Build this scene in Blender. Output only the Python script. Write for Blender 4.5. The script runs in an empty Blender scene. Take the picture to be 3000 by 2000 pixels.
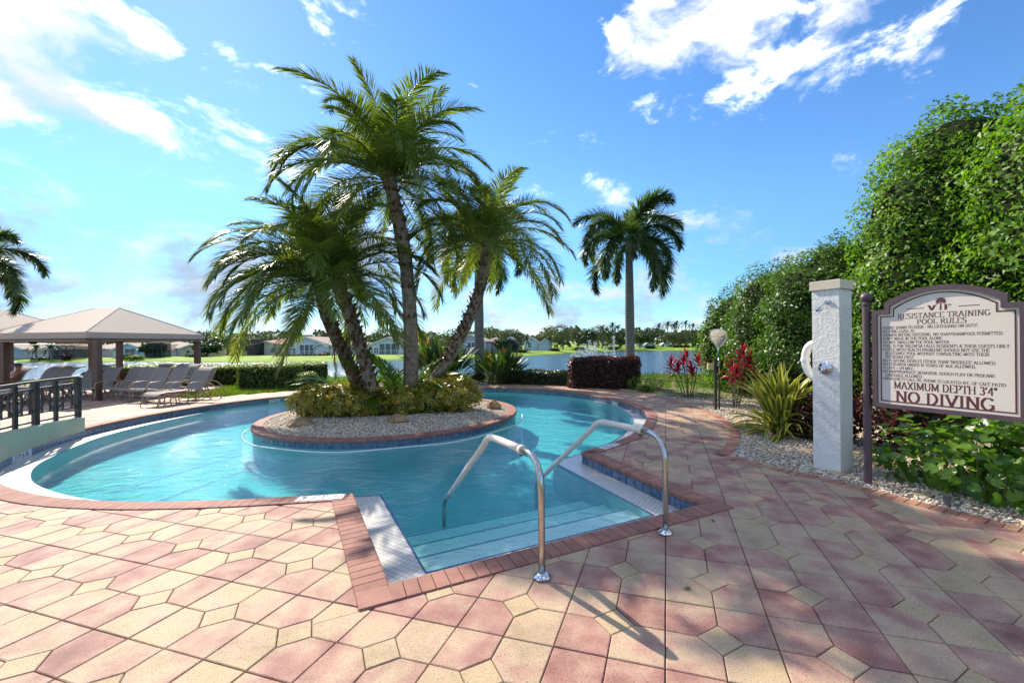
import bpy, math, random
import numpy as np
from mathutils import Vector, Matrix
from mathutils.geometry import delaunay_2d_cdt

S = bpy.context.scene
COL = S.collection
PI = math.pi
R = math.radians

# ------------------------------------------------------------------ camera
cam_data = bpy.data.cameras.new('camera')
cam = bpy.data.objects.new('camera', cam_data)
COL.objects.link(cam)
cam.location = (0, 0, 1.75)
cam.rotation_euler = (PI / 2, 0.010, 0)
cam_data.sensor_width = 36
cam_data.lens = 14.664
cam_data.shift_x = -0.0317
cam_data.shift_y = 0.0011
cam_data.clip_start = 0.05
cam_data.clip_end = 9000
S.camera = cam

# ------------------------------------------------------------------ world and sun
SUN_EL = R(36.5)
SUN_PLAN = Vector((-0.665, 0.747, 0)).normalized()
SUN_DIR = Vector((SUN_PLAN.x * math.cos(SUN_EL), SUN_PLAN.y * math.cos(SUN_EL), math.sin(SUN_EL)))
W = bpy.data.worlds.new('World')
S.world = W
W.cycles.sampling_method = 'MANUAL'
W.cycles.sample_map_resolution = 512
W.use_nodes = True
wn, wl = W.node_tree.nodes, W.node_tree.links
for n in list(wn):
    wn.remove(n)


def wnode(t, **kw):
    n = wn.new(t)
    for k, v in kw.items():
        setattr(n, k, v)
    return n


def wmath(op, a, b=None, c=None, clamp=False):
    n = wnode('ShaderNodeMath', operation=op, use_clamp=clamp)
    for i, x in enumerate((a, b, c)):
        if x is None:
            continue
        if isinstance(x, (int, float)):
            n.inputs[i].default_value = x
        else:
            wl.new(x, n.inputs[i])
    return n.outputs[0]


sky = wnode('ShaderNodeTexSky', sky_type='NISHITA', sun_disc=False)
sky.sun_elevation = SUN_EL
sky.sun_rotation = math.atan2(SUN_PLAN.x, SUN_PLAN.y)
sky.altitude = 1500
sky.air_density = 1.0
sky.dust_density = 0.15
sky.ozone_density = 2.2
hsv = wnode('ShaderNodeHueSaturation')
hsv.inputs['Saturation'].default_value = 1.18
hsv.inputs['Value'].default_value = .78
tint = wnode('ShaderNodeMixRGB', blend_type='MULTIPLY')
tint.inputs[0].default_value = 1
tint.inputs[2].default_value = (1.0, 1.02, 1.06, 1)
wl.new(sky.outputs[0], tint.inputs[1])
hz = wnode('ShaderNodeMapRange', interpolation_type='SMOOTHSTEP')      # the sky thins to a soft blue towards the horizon
hz.inputs['From Min'].default_value = 0.0
hz.inputs['From Max'].default_value = 0.34
tcs = wnode('ShaderNodeTexCoord')
seps = wnode('ShaderNodeSeparateXYZ')
wl.new(tcs.outputs['Generated'], seps.inputs[0])
wl.new(seps.outputs[2], hz.inputs['Value'])
hzc = wnode('ShaderNodeMixRGB')
hzc.inputs[1].default_value = (.50, .62, .74, 1)
hzc.inputs[2].default_value = (1, 1, 1, 1)
wl.new(hz.outputs[0], hzc.inputs[0])
hzm = wnode('ShaderNodeMixRGB', blend_type='MULTIPLY')
hzm.inputs[0].default_value = 1
wl.new(tint.outputs[0], hzm.inputs[1])
wl.new(hzc.outputs[0], hzm.inputs[2])
wl.new(hzm.outputs[0], hsv.inputs['Color'])
tc = wnode('ShaderNodeTexCoord')
sep = wnode('ShaderNodeSeparateXYZ')
wl.new(tc.outputs['Generated'], sep.inputs[0])
# cumulus: one noise field over the whole dome, thickened where the large clouds stand
mp = wnode('ShaderNodeMapping')
mp.inputs['Scale'].default_value = (3.4, 3.4, 6.6)
mp.inputs['Location'].default_value = (1.7, 0.4, 2.2)
wl.new(tc.outputs['Generated'], mp.inputs[0])
nz = wnode('ShaderNodeTexNoise')
nz.inputs['Scale'].default_value = 1.9
nz.inputs['Detail'].default_value = 9
nz.inputs['Roughness'].default_value = 0.62
nz.inputs['Distortion'].default_value = 0.25
wl.new(mp.outputs[0], nz.inputs['Vector'])
# (direction, horizontal reach, vertical reach, weight)
SPOTS = [((0.536, 1, 0.714), .17, .075, .27), ((0.225, 1, 0.68), .07, .075, .19), ((0.77, 1, 0.63), .11, .055, .20),
         ((0.11, 1, 0.42), .05, .06, .13), ((0.38, 1, 0.325), .055, .04, .16), ((-0.995, 1, 0.55), .11, .04, .12),
         ((-1.22, 1, 0.75), .14, .08, .14), ((-1.05, 1, 0.25), .30, .06, .07), ((-0.75, 1, 0.22), .2, .05, .06),
         ((-0.45, 1, 0.30), .12, .09, .16), ((0.30, 1, 0.19), .07, .03, .12), ((0.2, 1, 0.33), .05, .03, .12),
         ((0.0, 1, 0.62), .33, .26, -.14), ((.62, 1, .42), .30, .17, -.12), ((-.62, 1, .55), .24, .24, -.12), ((.95, 1, .8), .24, .22, -.12), ((-1.1, 1, .38), .16, .07, -.08)]  # negative weights clear the added fill cloud from the view
acc = None
for d, hx, hz, wgt in SPOTS:
    v = Vector(d).normalized()
    ma = wnode('ShaderNodeVectorMath', operation='MULTIPLY_ADD')
    ma.inputs[1].default_value = (.84 / hx, .84 / hx, .84 / hz)
    ma.inputs[2].default_value = (-v.x * .84 / hx, -v.y * .84 / hx, -v.z * .84 / hz)
    wl.new(tc.outputs['Generated'], ma.inputs[0])
    dp = wnode('ShaderNodeVectorMath', operation='DOT_PRODUCT')
    wl.new(ma.outputs[0], dp.inputs[0])
    wl.new(ma.outputs[0], dp.inputs[1])
    g = wmath('POWER', .368, dp.outputs['Value'])
    acc = wmath('MULTIPLY', g, wgt) if acc is None else wmath('MULTIPLY_ADD', g, wgt, acc)
# more cloud low over the horizon
low = wmath('MULTIPLY', wmath('SUBTRACT', 1.0, wmath('MULTIPLY', wmath('ABSOLUTE', wmath('SUBTRACT', sep.outputs[2], 0.07)), 5.5), clamp=True), 0.10)
tot = wmath('ADD', wmath('ADD', nz.outputs['Fac'], acc), wmath("ADD", low, 0.112))  # extra cloud over the whole dome, added for its neutral fill light
mask = wnode('ShaderNodeMapRange', interpolation_type='SMOOTHSTEP')
mask.inputs['From Min'].default_value = 0.575
mask.inputs['From Max'].default_value = 0.86
wl.new(tot, mask.inputs['Value'])
shade = wnode('ShaderNodeMapRange', interpolation_type='SMOOTHSTEP')
shade.inputs['From Min'].default_value = 0.53
shade.inputs['From Max'].default_value = 0.70
mp2 = wnode('ShaderNodeMapping')
mp2.inputs['Scale'].default_value = (3.4, 3.4, 6.6)
mp2.inputs['Location'].default_value = (1.7, 0.4, 2.45)
wl.new(tc.outputs['Generated'], mp2.inputs[0])
nz2 = wnode('ShaderNodeTexNoise')
nz2.inputs['Scale'].default_value = 1.9
nz2.inputs['Detail'].default_value = 5
wl.new(mp2.outputs[0], nz2.inputs['Vector'])
wl.new(wmath('ADD', wmath('ADD', nz2.outputs['Fac'], acc), wmath('ADD', low, 0.04)), shade.inputs['Value'])
ccol = wnode('ShaderNodeMixRGB')
ccol.inputs[1].default_value = (17, 16.2, 15, 1)
ccol.inputs[2].default_value = (3.1, 3.25, 3.5, 1)
wl.new(wmath('MULTIPLY', shade.outputs[0], 0.92), ccol.inputs[0])
# clouds low over the horizon are seen through more air and on their shaded sides
lowc = wnode('ShaderNodeMapRange', interpolation_type='SMOOTHSTEP')
lowc.inputs['From Min'].default_value = 0.20
lowc.inputs['From Max'].default_value = 0.55
wl.new(sep.outputs[2], lowc.inputs['Value'])
lcol = wnode('ShaderNodeMixRGB')
lcol.inputs[1].default_value = (2.95, 2.98, 3.05, 1)
lcol.inputs[2].default_value = (1.55, 1.85, 2.3, 1)
wl.new(shade.outputs[0], lcol.inputs[0])
call = wnode('ShaderNodeMixRGB')
wl.new(lowc.outputs[0], call.inputs[0])
wl.new(lcol.outputs[0], call.inputs[1])
wl.new(ccol.outputs[0], call.inputs[2])
cm = wnode('ShaderNodeMixRGB')
wl.new(wmath('MULTIPLY', mask.outputs[0], 0.94), cm.inputs[0])
wl.new(hsv.outputs[0], cm.inputs[1])
wl.new(call.outputs[0], cm.inputs[2])
bg = wnode('ShaderNodeBackground')
bg.inputs['Strength'].default_value = 0.15
wl.new(cm.outputs[0], bg.inputs['Color'])
wo = wnode('ShaderNodeOutputWorld')
wl.new(bg.outputs[0], wo.inputs['Surface'])

sun_data = bpy.data.lights.new('sun', 'SUN')
sun_data.energy = 4.1
sun_data.angle = R(0.53)
sun_data.color = (1.0, 0.91, 0.77)
sun = bpy.data.objects.new('sun', sun_data)
COL.objects.link(sun)
sun.rotation_euler = SUN_DIR.to_track_quat('Z', 'Y').to_euler()
sun.location = SUN_DIR * 60

S.view_settings.view_transform = 'Standard'
S.view_settings.look = 'None'
S.view_settings.exposure = 1.08
S.view_settings.gamma = 1.0
S.view_settings.use_curve_mapping = False
S.cycles.max_bounces = 8
S.cycles.diffuse_bounces = 4
S.cycles.glossy_bounces = 3
S.cycles.transmission_bounces = 4
S.cycles.transparent_max_bounces = 12
S.cycles.volume_bounces = 0
S.cycles.caustics_reflective = False
S.cycles.caustics_refractive = False
S.cycles.sample_clamp_indirect = 6
S.cycles.use_denoising = True
S.render.film_transparent = False


# ------------------------------------------------------------------ helpers
def link(o, parent=None):
    COL.objects.link(o)
    if parent is not None:
        o.parent = parent
    return o


def tag(o, label=None, cat=None, group=None, kind=None):
    if label:
        o['label'] = label
    if cat:
        o['category'] = cat
    if group:
        o['group'] = group
    if kind:
        o['kind'] = kind
    return o


def empty(name, loc=(0, 0, 0), rz=0.0):
    o = bpy.data.objects.new(name, None)
    o.empty_display_size = 0.1
    o.location = loc
    o.rotation_euler = (0, 0, rz)
    return link(o)


def thing(name, label, cat, loc=(0, 0, 0), rz=0.0, group=None):
    return tag(empty(name, loc, rz), label, cat, group)


def npmesh(name, V, F, mat=None, smooth=False, tone=None):
    V = np.asarray(V, dtype=np.float32).reshape(-1, 3)
    F = np.asarray(F, dtype=np.int32)
    k = F.shape[1]
    me = bpy.data.meshes.new(name)
    me.vertices.add(len(V))
    me.vertices.foreach_set('co', V.ravel())
    me.loops.add(F.size)
    me.loops.foreach_set('vertex_index', F.ravel())
    me.polygons.add(len(F))
    me.polygons.foreach_set('loop_start', np.arange(0, F.size, k, dtype=np.int32))
    if smooth:
        me.polygons.foreach_set('use_smooth', np.ones(len(F), dtype=bool))
    me.update(calc_edges=True)
    if tone is not None:
        a = me.attributes.new('tone', 'FLOAT', 'POINT')
        a.data.foreach_set('value', np.asarray(tone, dtype=np.float32))
    if mat:
        me.materials.append(mat)
    return me


def ob(name, me, parent=None, loc=None, rot=None, scale=None):
    o = bpy.data.objects.new(name, me)
    if loc is not None:
        o.location = loc
    if rot is not None:
        o.rotation_euler = rot
    if scale is not None:
        o.scale = scale
    return link(o, parent)


class MB:
    """collects simple solids into one mesh"""

    def __init__(self):
        self.v, self.f, self.t = [], [], []

    def add(self, V, F, tone=None):
        n = len(self.v)
        self.v += [tuple(p) for p in V]
        self.f += [tuple(i + n for i in q) for q in F]
        if tone is not None:
            self.t += [tone] * len(V)
        return self

    def box(self, c, s, rz=0.0, M=None):
        x, y, z = s[0] / 2, s[1] / 2, s[2] / 2
        P = [Vector((a * x, b * y, d * z)) for d in (-1, 1) for b in (-1, 1) for a in (-1, 1)]
        rot = Matrix.Rotation(rz, 3, 'Z') if M is None else M
        P = [rot @ p + Vector(c) for p in P]
        return self.add(P, [(0, 2, 3, 1), (4, 5, 7, 6), (0, 1, 5, 4), (2, 6, 7, 3), (0, 4, 6, 2), (1, 3, 7, 5)])

    def bar(self, a, b, w, h=None):
        """square bar from a to b"""
        a, b = Vector(a), Vector(b)
        h = w if h is None else h
        d = (b - a)
        L = d.length
        z = d.normalized()
        up = Vector((0, 0, 1)) if abs(z.z) < 0.98 else Vector((1, 0, 0))
        x = up.cross(z).normalized()
        y = z.cross(x)
        M = Matrix((x, y, z)).transposed()
        return self.box((a + b) / 2, (w, h, L), M=M)

    def tube(self, path, rad, n=8, cap=True):
        P = [Vector(p) for p in path]
        m = len(P)
        rr = rad if hasattr(rad, '__len__') else [rad] * m
        V, F = [], []
        prev = None
        for i in range(m):
            t = (P[min(i + 1, m - 1)] - P[max(i - 1, 0)])
            t = t.normalized() if t.length > 1e-9 else Vector((0, 0, 1))
            if prev is None:
                u = t.orthogonal().normalized()
            else:
                u = (prev - t * prev.dot(t))
                u = u.normalized() if u.length > 1e-6 else t.orthogonal().normalized()
            prev = u
            w = t.cross(u)
            for k in range(n):
                a = 2 * PI * k / n
                V.append(P[i] + (u * math.cos(a) + w * math.sin(a)) * rr[i])
        for i in range(m - 1):
            for k in range(n):
                F.append((i * n + k, i * n + (k + 1) % n, (i + 1) * n + (k + 1) % n, (i + 1) * n + k))
        if cap:
            F.append(tuple(reversed(range(n))))
            F.append(tuple((m - 1) * n + k for k in range(n)))
        return self.add(V, F)

    def lathe(self, prof, c=(0, 0, 0), n=16, M=None):
        V, F = [], []
        m = len(prof)
        for r, z in prof:
            for k in range(n):
                a = 2 * PI * k / n
                p = Vector((r * math.cos(a), r * math.sin(a), z))
                if M is not None:
                    p = M @ p
                V.append(p + Vector(c))
        for i in range(m - 1):
            for k in range(n):
                F.append((i * n + k, i * n + (k + 1) % n, (i + 1) * n + (k + 1) % n, (i + 1) * n + k))
        F.append(tuple(reversed(range(n))))
        F.append(tuple((m - 1) * n + k for k in range(n)))
        return self.add(V, F)

    def prism(self, poly, z0, z1, tone=None, cham=0.0):
        """vertical prism over a convex xy polygon (counter-clockwise), chamfered top edge"""
        n = len(poly)
        c = Vector((sum(p[0] for p in poly) / n, sum(p[1] for p in poly) / n))
        if cham > 0:
            top = []
            for p in poly:
                d = Vector((p[0], p[1])) - c
                L = d.length
                top.append(c + d * max(0.2, (L - cham * 1.3) / max(L, 1e-6)))
            V = [(p[0], p[1], z0) for p in poly] + [(p[0], p[1], z1 - cham * 0.7) for p in poly] + [(p[0], p[1], z1) for p in top]
            F = [(i, (i + 1) % n, n + (i + 1) % n, n + i) for i in range(n)] + \
                [(n + i, n + (i + 1) % n, 2 * n + (i + 1) % n, 2 * n + i) for i in range(n)] + [tuple(2 * n + i for i in range(n))]
        else:
            V = [(p[0], p[1], z0) for p in poly] + [(p[0], p[1], z1) for p in poly]
            F = [(i, (i + 1) % n, n + (i + 1) % n, n + i) for i in range(n)] + [tuple(n + i for i in range(n)), tuple(reversed(range(n)))]
        return self.add(V, F, tone)

    def extrude_x(self, prof, x0, x1, M=None, c=(0, 0, 0)):
        """profile in yz (counter-clockwise) swept along x"""
        n = len(prof)
        V = [Vector((x0, p[0], p[1])) for p in prof] + [Vector((x1, p[0], p[1])) for p in prof]
        if M is not None:
            V = [M @ p for p in V]
        V = [p + Vector(c) for p in V]
        F = [(i, (i + 1) % n, n + (i + 1) % n, n + i) for i in range(n)] + [tuple(reversed(range(n))), tuple(n + i for i in range(n))]
        return self.add(V, F)

    def mesh(self, name, mat=None, smooth=False):
        me = bpy.data.meshes.new(name)
        me.from_pydata([tuple(p) for p in self.v], [], self.f)
        if smooth:
            me.polygons.foreach_set('use_smooth', [True] * len(me.polygons))
        if len(self.t) == len(self.v) and self.t:
            a = me.attributes.new('tone', 'FLOAT', 'POINT')
            a.data.foreach_set('value', self.t)
        me.update()
        if mat:
            me.materials.append(mat)
        return me

    def build(self, name, mat=None, parent=None, smooth=False, loc=None, rot=None):
        o = ob(name, self.mesh(name, mat, smooth), parent, loc, rot)
        if smooth == 'auto':
            pass
        return o


def smooth_by_angle(o, ang=40):
    me = o.data
    me.polygons.foreach_set('use_smooth', [True] * len(me.polygons))
    try:
        me.set_sharp_from_angle(angle=R(ang))
    except Exception:
        pass
    return o


def copy_tree(o, parent=None):
    c = o.copy()
    COL.objects.link(c)
    c.parent = parent
    for ch in list(o.children):
        copy_tree(ch, c)
    return c


# ------------------------------------------------------------------ materials
def newmat(name):
    m = bpy.data.materials.new(name)
    m.use_nodes = True
    nt = m.node_tree
    for n in list(nt.nodes):
        nt.nodes.remove(n)
    out = nt.nodes.new('ShaderNodeOutputMaterial')
    return m, nt, out


def ramp(nt, cols, pos=None):
    r = nt.nodes.new('ShaderNodeValToRGB')
    n = len(cols)
    pos = pos or [i / max(1, n - 1) for i in range(n)]
    el = r.color_ramp.elements
    while len(el) < n:
        el.new(0.5)
    for e, p, c in zip(el, pos, cols):
        e.position = p
        e.color = (*c, 1)
    return r


def noise(nt, scale, detail=4, rough=.55, vec=None, stretch=None, dist=0.0):
    n = nt.nodes.new('ShaderNodeTexNoise')
    n.inputs['Scale'].default_value = scale
    n.inputs['Detail'].default_value = detail
    n.inputs['Roughness'].default_value = rough
    n.inputs['Distortion'].default_value = dist
    if vec is not None:
        if stretch:
            mp = nt.nodes.new('ShaderNodeMapping')
            mp.inputs['Scale'].default_value = stretch
            nt.links.new(vec, mp.inputs[0])
            vec = mp.outputs[0]
        nt.links.new(vec, n.inputs['Vector'])
    return n


def pos_vec(nt):
    return nt.nodes.new('ShaderNodeNewGeometry').outputs['Position']


def obj_vec(nt):
    return nt.nodes.new('ShaderNodeTexCoord').outputs['Object']


def mat_basic(name, cols, rough=.6, scale=3.0, spec=.5, metal=0.0, bump=0.0, bscale=40, world=False, random_obj=0.0, coat=0.0, detail=5, bdist=.01):
    """principled surface whose colour wanders between the given colours"""
    m, nt, out = newmat(name)
    b = nt.nodes.new('ShaderNodeBsdfPrincipled')
    vec = pos_vec(nt) if world else obj_vec(nt)
    if isinstance(cols[0], (int, float)):
        cols = [cols]
    if len(cols) == 1:
        c = cols[0]
        cols = [tuple(x * .9 for x in c), c, tuple(min(1, x * 1.08) for x in c)]
    nz = noise(nt, scale, detail, .6, vec)
    fac = nz.outputs['Fac']
    st = nt.nodes.new('ShaderNodeMapRange')
    st.inputs['From Min'].default_value = .3
    st.inputs['From Max'].default_value = .7
    nt.links.new(fac, st.inputs['Value'])
    fac = st.outputs[0]
    if random_obj > 0:
        oi = nt.nodes.new('ShaderNodeObjectInfo')
        mx = nt.nodes.new('ShaderNodeMix')
        mx.inputs['Factor'].default_value = random_obj
        nt.links.new(fac, mx.inputs['A'])
        nt.links.new(oi.outputs['Random'], mx.inputs['B'])
        fac = mx.outputs['Result']
    rp = ramp(nt, cols)
    nt.links.new(fac, rp.inputs[0])
    nt.links.new(rp.outputs[0], b.inputs['Base Color'])
    b.inputs['Roughness'].default_value = rough
    b.inputs['Metallic'].default_value = metal
    b.inputs['Specular IOR Level'].default_value = spec
    b.inputs['Coat Weight'].default_value = coat
    if bump > 0:
        bn = noise(nt, bscale, 5, .6, vec)
        bp = nt.nodes.new('ShaderNodeBump')
        bp.inputs['Strength'].default_value = bump
        bp.inputs['Distance'].default_value = bdist
        nt.links.new(bn.outputs['Fac'], bp.inputs['Height'])
        nt.links.new(bp.outputs[0], b.inputs['Normal'])
    nt.links.new(b.outputs[0], out.inputs['Surface'])
    return m


def mat_leaf(name, cols, pos=None, trans=.35, tcol=(1.25, 1.35, .55), rough=.42, spec=.5):
    """two-sided leaf: reflects, and lets the sun through with a yellower tint"""
    m, nt, out = newmat(name)
    at = nt.nodes.new('ShaderNodeAttribute')
    at.attribute_name = 'tone'
    rp = ramp(nt, cols, pos)
    nt.links.new(at.outputs['Fac'], rp.inputs[0])
    b = nt.nodes.new('ShaderNodeBsdfPrincipled')
    b.inputs['Roughness'].default_value = rough
    b.inputs['Specular IOR Level'].default_value = spec
    nt.links.new(rp.outputs[0], b.inputs['Base Color'])
    mul = nt.nodes.new('ShaderNodeMixRGB')
    mul.blend_type = 'MULTIPLY'
    mul.inputs[0].default_value = 1
    mul.inputs[2].default_value = (*tcol, 1)
    nt.links.new(rp.outputs[0], mul.inputs[1])
    t = nt.nodes.new('ShaderNodeBsdfTranslucent')
    nt.links.new(mul.outputs[0], t.inputs['Color'])
    mx = nt.nodes.new('ShaderNodeMixShader')
    mx.inputs[0].default_value = trans
    nt.links.new(b.outputs[0], mx.inputs[1])
    nt.links.new(t.outputs[0], mx.inputs[2])
    nt.links.new(mx.outputs[0], out.inputs['Surface'])
    return m


MAT = {}
# ------------------------------------------------------------------ surface materials
MAT['joint'] = mat_basic('joint_sand', [(.035, .028, .022), (.09, .07, .055)], .95, 30, world=True)
MAT['grass_ground'] = mat_basic('lawn_soil', [(.045, .085, .014), (.085, .14, .022), (.12, .17, .03)], .9, 1.6, world=True, bump=.6, bscale=60, spec=.2)
MAT['bank'] = mat_basic('far_bank_grass', [(.12, .20, .015), (.19, .29, .02), (.26, .34, .035)], .9, .25, world=True, bump=.5, bscale=8, spec=.2, detail=9)
MAT['reeds'] = mat_basic('shore_reeds', [(.14, .15, .05), (.22, .21, .08)], .9, 1.2, world=True, spec=.1)
MAT['gravel'] = mat_basic('gravel_bed', [(.20, .16, .12), (.34, .29, .22)], .95, 40, world=True, bump=.8, bscale=70)
MAT['plaster'] = mat_basic('pool_plaster', [(.25, .50, .50), (.31, .57, .56)], .8, 2, world=True)
MAT['step'] = mat_basic('pool_step_plaster', [(.60, .72, .66), (.68, .77, .71)], .8, 6, world=True)
MAT['nosing'] = mat_basic('nosing_teal', (.08, .26, .32), .6)
MAT['lane'] = mat_basic('lane_blue', (.03, .12, .38), .6)
MAT['brick'] = mat_basic('coping_brick', [(.20, .082, .058), (.29, .125, .09), (.36, .165, .12)], .8, 9, world=True, random_obj=.45, bump=.5, bscale=220, bdist=.004)
MAT['border'] = mat_basic('border_brick', [(.27, .10, .07), (.36, .16, .10), (.46, .29, .15)], .8, 7, world=True, random_obj=.6, bump=.5, bscale=220, bdist=.004)
MAT['tile'] = mat_basic('waterline_tile', [(.022, .05, .12), (.06, .11, .19), (.15, .20, .27), (.035, .07, .14)], .25, 14, world=True, random_obj=.35, spec=.6, detail=8)
MAT['grout'] = mat_basic('tile_grout', (.35, .37, .38), .8, world=True)
MAT['blue_trim'] = mat_basic('blue_trim', (.02, .07, .22), .35)
MAT['white_marker'] = mat_basic('marker_tile', (.72, .73, .74), .4)
MAT['black_print'] = mat_basic('black_print', (.015, .015, .016), .5)


def mat_paver():
    m, nt, out = newmat('paver')
    p = pos_vec(nt)
    at = nt.nodes.new('ShaderNodeAttribute')
    at.attribute_name = 'tone'
    n1 = noise(nt, 4.2, 3, .5, p)
    add = nt.nodes.new('ShaderNodeMath')
    add.operation = 'MULTIPLY_ADD'
    add.inputs[1].default_value = 1.7
    nt.links.new(n1.outputs['Fac'], add.inputs[0])
    nt.links.new(at.outputs['Fac'], add.inputs[2])
    rp = ramp(nt, [(.49, .365, .215), (.50, .36, .24), (.45, .27, .20), (.37, .18, .145), (.28, .12, .10)], [0, .28, .52, .78, 1])
    sc = nt.nodes.new('ShaderNodeMath')
    sc.operation = 'SUBTRACT'
    sc.inputs[1].default_value = .68
    nt.links.new(add.outputs[0], sc.inputs[0])
    nt.links.new(sc.outputs[0], rp.inputs[0])
    sp = noise(nt, 105, 4, .75, p)
    rs = ramp(nt, [(.30, .26, .23), (.92, .91, .90), (1, 1, 1), (1.3, 1.27, 1.2)], [.34, .46, .60, .70])
    nt.links.new(sp.outputs['Fac'], rs.inputs[0])
    mu = nt.nodes.new('ShaderNodeMixRGB')
    mu.blend_type = 'MULTIPLY'
    mu.inputs[0].default_value = .9
    nt.links.new(rp.outputs[0], mu.inputs[1])
    nt.links.new(rs.outputs[0], mu.inputs[2])
    st = noise(nt, 2.3, 8, .72, p)
    r2 = ramp(nt, [(.62, .60, .58), (.92, .91, .90), (1.06, 1.05, 1.04)], [.34, .50, .66])
    nt.links.new(st.outputs['Fac'], r2.inputs[0])
    m2 = nt.nodes.new('ShaderNodeMixRGB')
    m2.blend_type = 'MULTIPLY'
    m2.inputs[0].default_value = .8
    nt.links.new(mu.outputs[0], m2.inputs[1])
    nt.links.new(r2.outputs[0], m2.inputs[2])
    b = nt.nodes.new('ShaderNodeBsdfPrincipled')
    nt.links.new(m2.outputs[0], b.inputs['Base Color'])
    b.inputs['Roughness'].default_value = .72
    b.inputs['Specular IOR Level'].default_value = .35
    bp = nt.nodes.new('ShaderNodeBump')
    bp.inputs['Strength'].default_value = .55
    bp.inputs['Distance'].default_value = .004
    nt.links.new(sp.outputs['Fac'], bp.inputs['Height'])
    nt.links.new(bp.outputs[0], b.inputs['Normal'])
    nt.links.new(b.outputs[0], out.inputs['Surface'])
    return m


MAT['paver'] = mat_paver()


def mat_mosaic():
    """white 5 cm mosaic with grey joints"""
    m, nt, out = newmat('gutter_mosaic')
    p = pos_vec(nt)
    mp = nt.nodes.new('ShaderNodeMapping')
    mp.inputs['Rotation'].default_value = (0, 0, R(-59))
    nt.links.new(p, mp.inputs[0])
    br = nt.nodes.new('ShaderNodeTexBrick')
    br.offset = 0.0
    br.inputs['Color1'].default_value = (.62, .60, .56, 1)
    br.inputs['Color2'].default_value = (.55, .54, .50, 1)
    br.inputs['Mortar'].default_value = (.30, .29, .27, 1)
    br.inputs['Scale'].default_value = 1
    br.inputs['Mortar Size'].default_value = .0035
    br.inputs['Brick Width'].default_value = .052
    br.inputs['Row Height'].default_value = .052
    nt.links.new(mp.outputs[0], br.inputs['Vector'])
    b = nt.nodes.new('ShaderNodeBsdfPrincipled')
    nt.links.new(br.outputs[0], b.inputs['Base Color'])
    b.inputs['Roughness'].default_value = .35
    nt.links.new(b.outputs[0], out.inputs['Surface'])
    return m


MAT['mosaic'] = mat_mosaic()


def schlick(nt, normal, f0=.02):
    """reflectance of a water surface for the rippled normal"""
    g = nt.nodes.new('ShaderNodeNewGeometry')
    d = nt.nodes.new('ShaderNodeVectorMath')
    d.operation = 'DOT_PRODUCT'
    nt.links.new(g.outputs['Incoming'], d.inputs[0])
    nt.links.new(normal, d.inputs[1])

    def mth(op, a, b, cl=False):
        n = nt.nodes.new('ShaderNodeMath')
        n.operation = op
        n.use_clamp = cl
        for i, x in enumerate((a, b)):
            if isinstance(x, (int, float)):
                n.inputs[i].default_value = x
            elif x is not None:
                nt.links.new(x, n.inputs[i])
        return n.outputs[0]
    c = mth('ABSOLUTE', d.outputs['Value'], None)
    k = mth('POWER', mth('SUBTRACT', 1.0, c, True), 5.0)
    return mth('ADD', mth('MULTIPLY', k, 1 - f0), f0, True)


def mat_pool_water():
    m, nt, out = newmat('pool_water')
    p = pos_vec(nt)
    n1 = noise(nt, 2.2, 3, .5, p, (1, 1.6, 1), .6)
    n2 = noise(nt, 9.0, 3, .55, p, (1, 1.8, 1), .8)
    ad = nt.nodes.new('ShaderNodeMath')
    ad.operation = 'MULTIPLY_ADD'
    ad.inputs[1].default_value = .34
    n3 = noise(nt, 26.0, 2, .5, p, (1, 1.7, 1), .6)
    a3 = nt.nodes.new('ShaderNodeMath')
    a3.operation = 'MULTIPLY_ADD'
    a3.inputs[1].default_value = .42
    nt.links.new(n3.outputs['Fac'], a3.inputs[0])
    nt.links.new(n2.outputs['Fac'], a3.inputs[2])
    nt.links.new(a3.outputs[0], ad.inputs[0])
    nt.links.new(n1.outputs['Fac'], ad.inputs[2])
    bp = nt.nodes.new('ShaderNodeBump')
    bp.inputs['Strength'].default_value = .75
    bp.inputs['Distance'].default_value = .055
    nt.links.new(ad.outputs[0], bp.inputs['Height'])
    gl = nt.nodes.new('ShaderNodeBsdfGlossy')
    gl.inputs['Roughness'].default_value = .02
    gl.inputs['Color'].default_value = (1, 1, 1, 1)
    nt.links.new(bp.outputs[0], gl.inputs['Normal'])
    tr = nt.nodes.new('ShaderNodeBsdfTransparent')
    tr.inputs['Color'].default_value = (.76, .93, .94, 1)
    mx = nt.nodes.new('ShaderNodeMixShader')
    nt.links.new(schlick(nt, bp.outputs[0], .03), mx.inputs[0])
    nt.links.new(tr.outputs[0], mx.inputs[1])
    nt.links.new(gl.outputs[0], mx.inputs[2])
    nt.links.new(mx.outputs[0], out.inputs['Surface'])
    return m


def mat_water_depth():
    m, nt, out = newmat('pool_water_depth')
    tr = nt.nodes.new('ShaderNodeBsdfTransparent')
    tr.inputs['Color'].default_value = (.80, .955, .96, 1)
    nt.links.new(tr.outputs[0], out.inputs['Surface'])
    return m


MAT['pool_water'] = mat_pool_water()
MAT['pool_water_depth'] = mat_water_depth()


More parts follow.
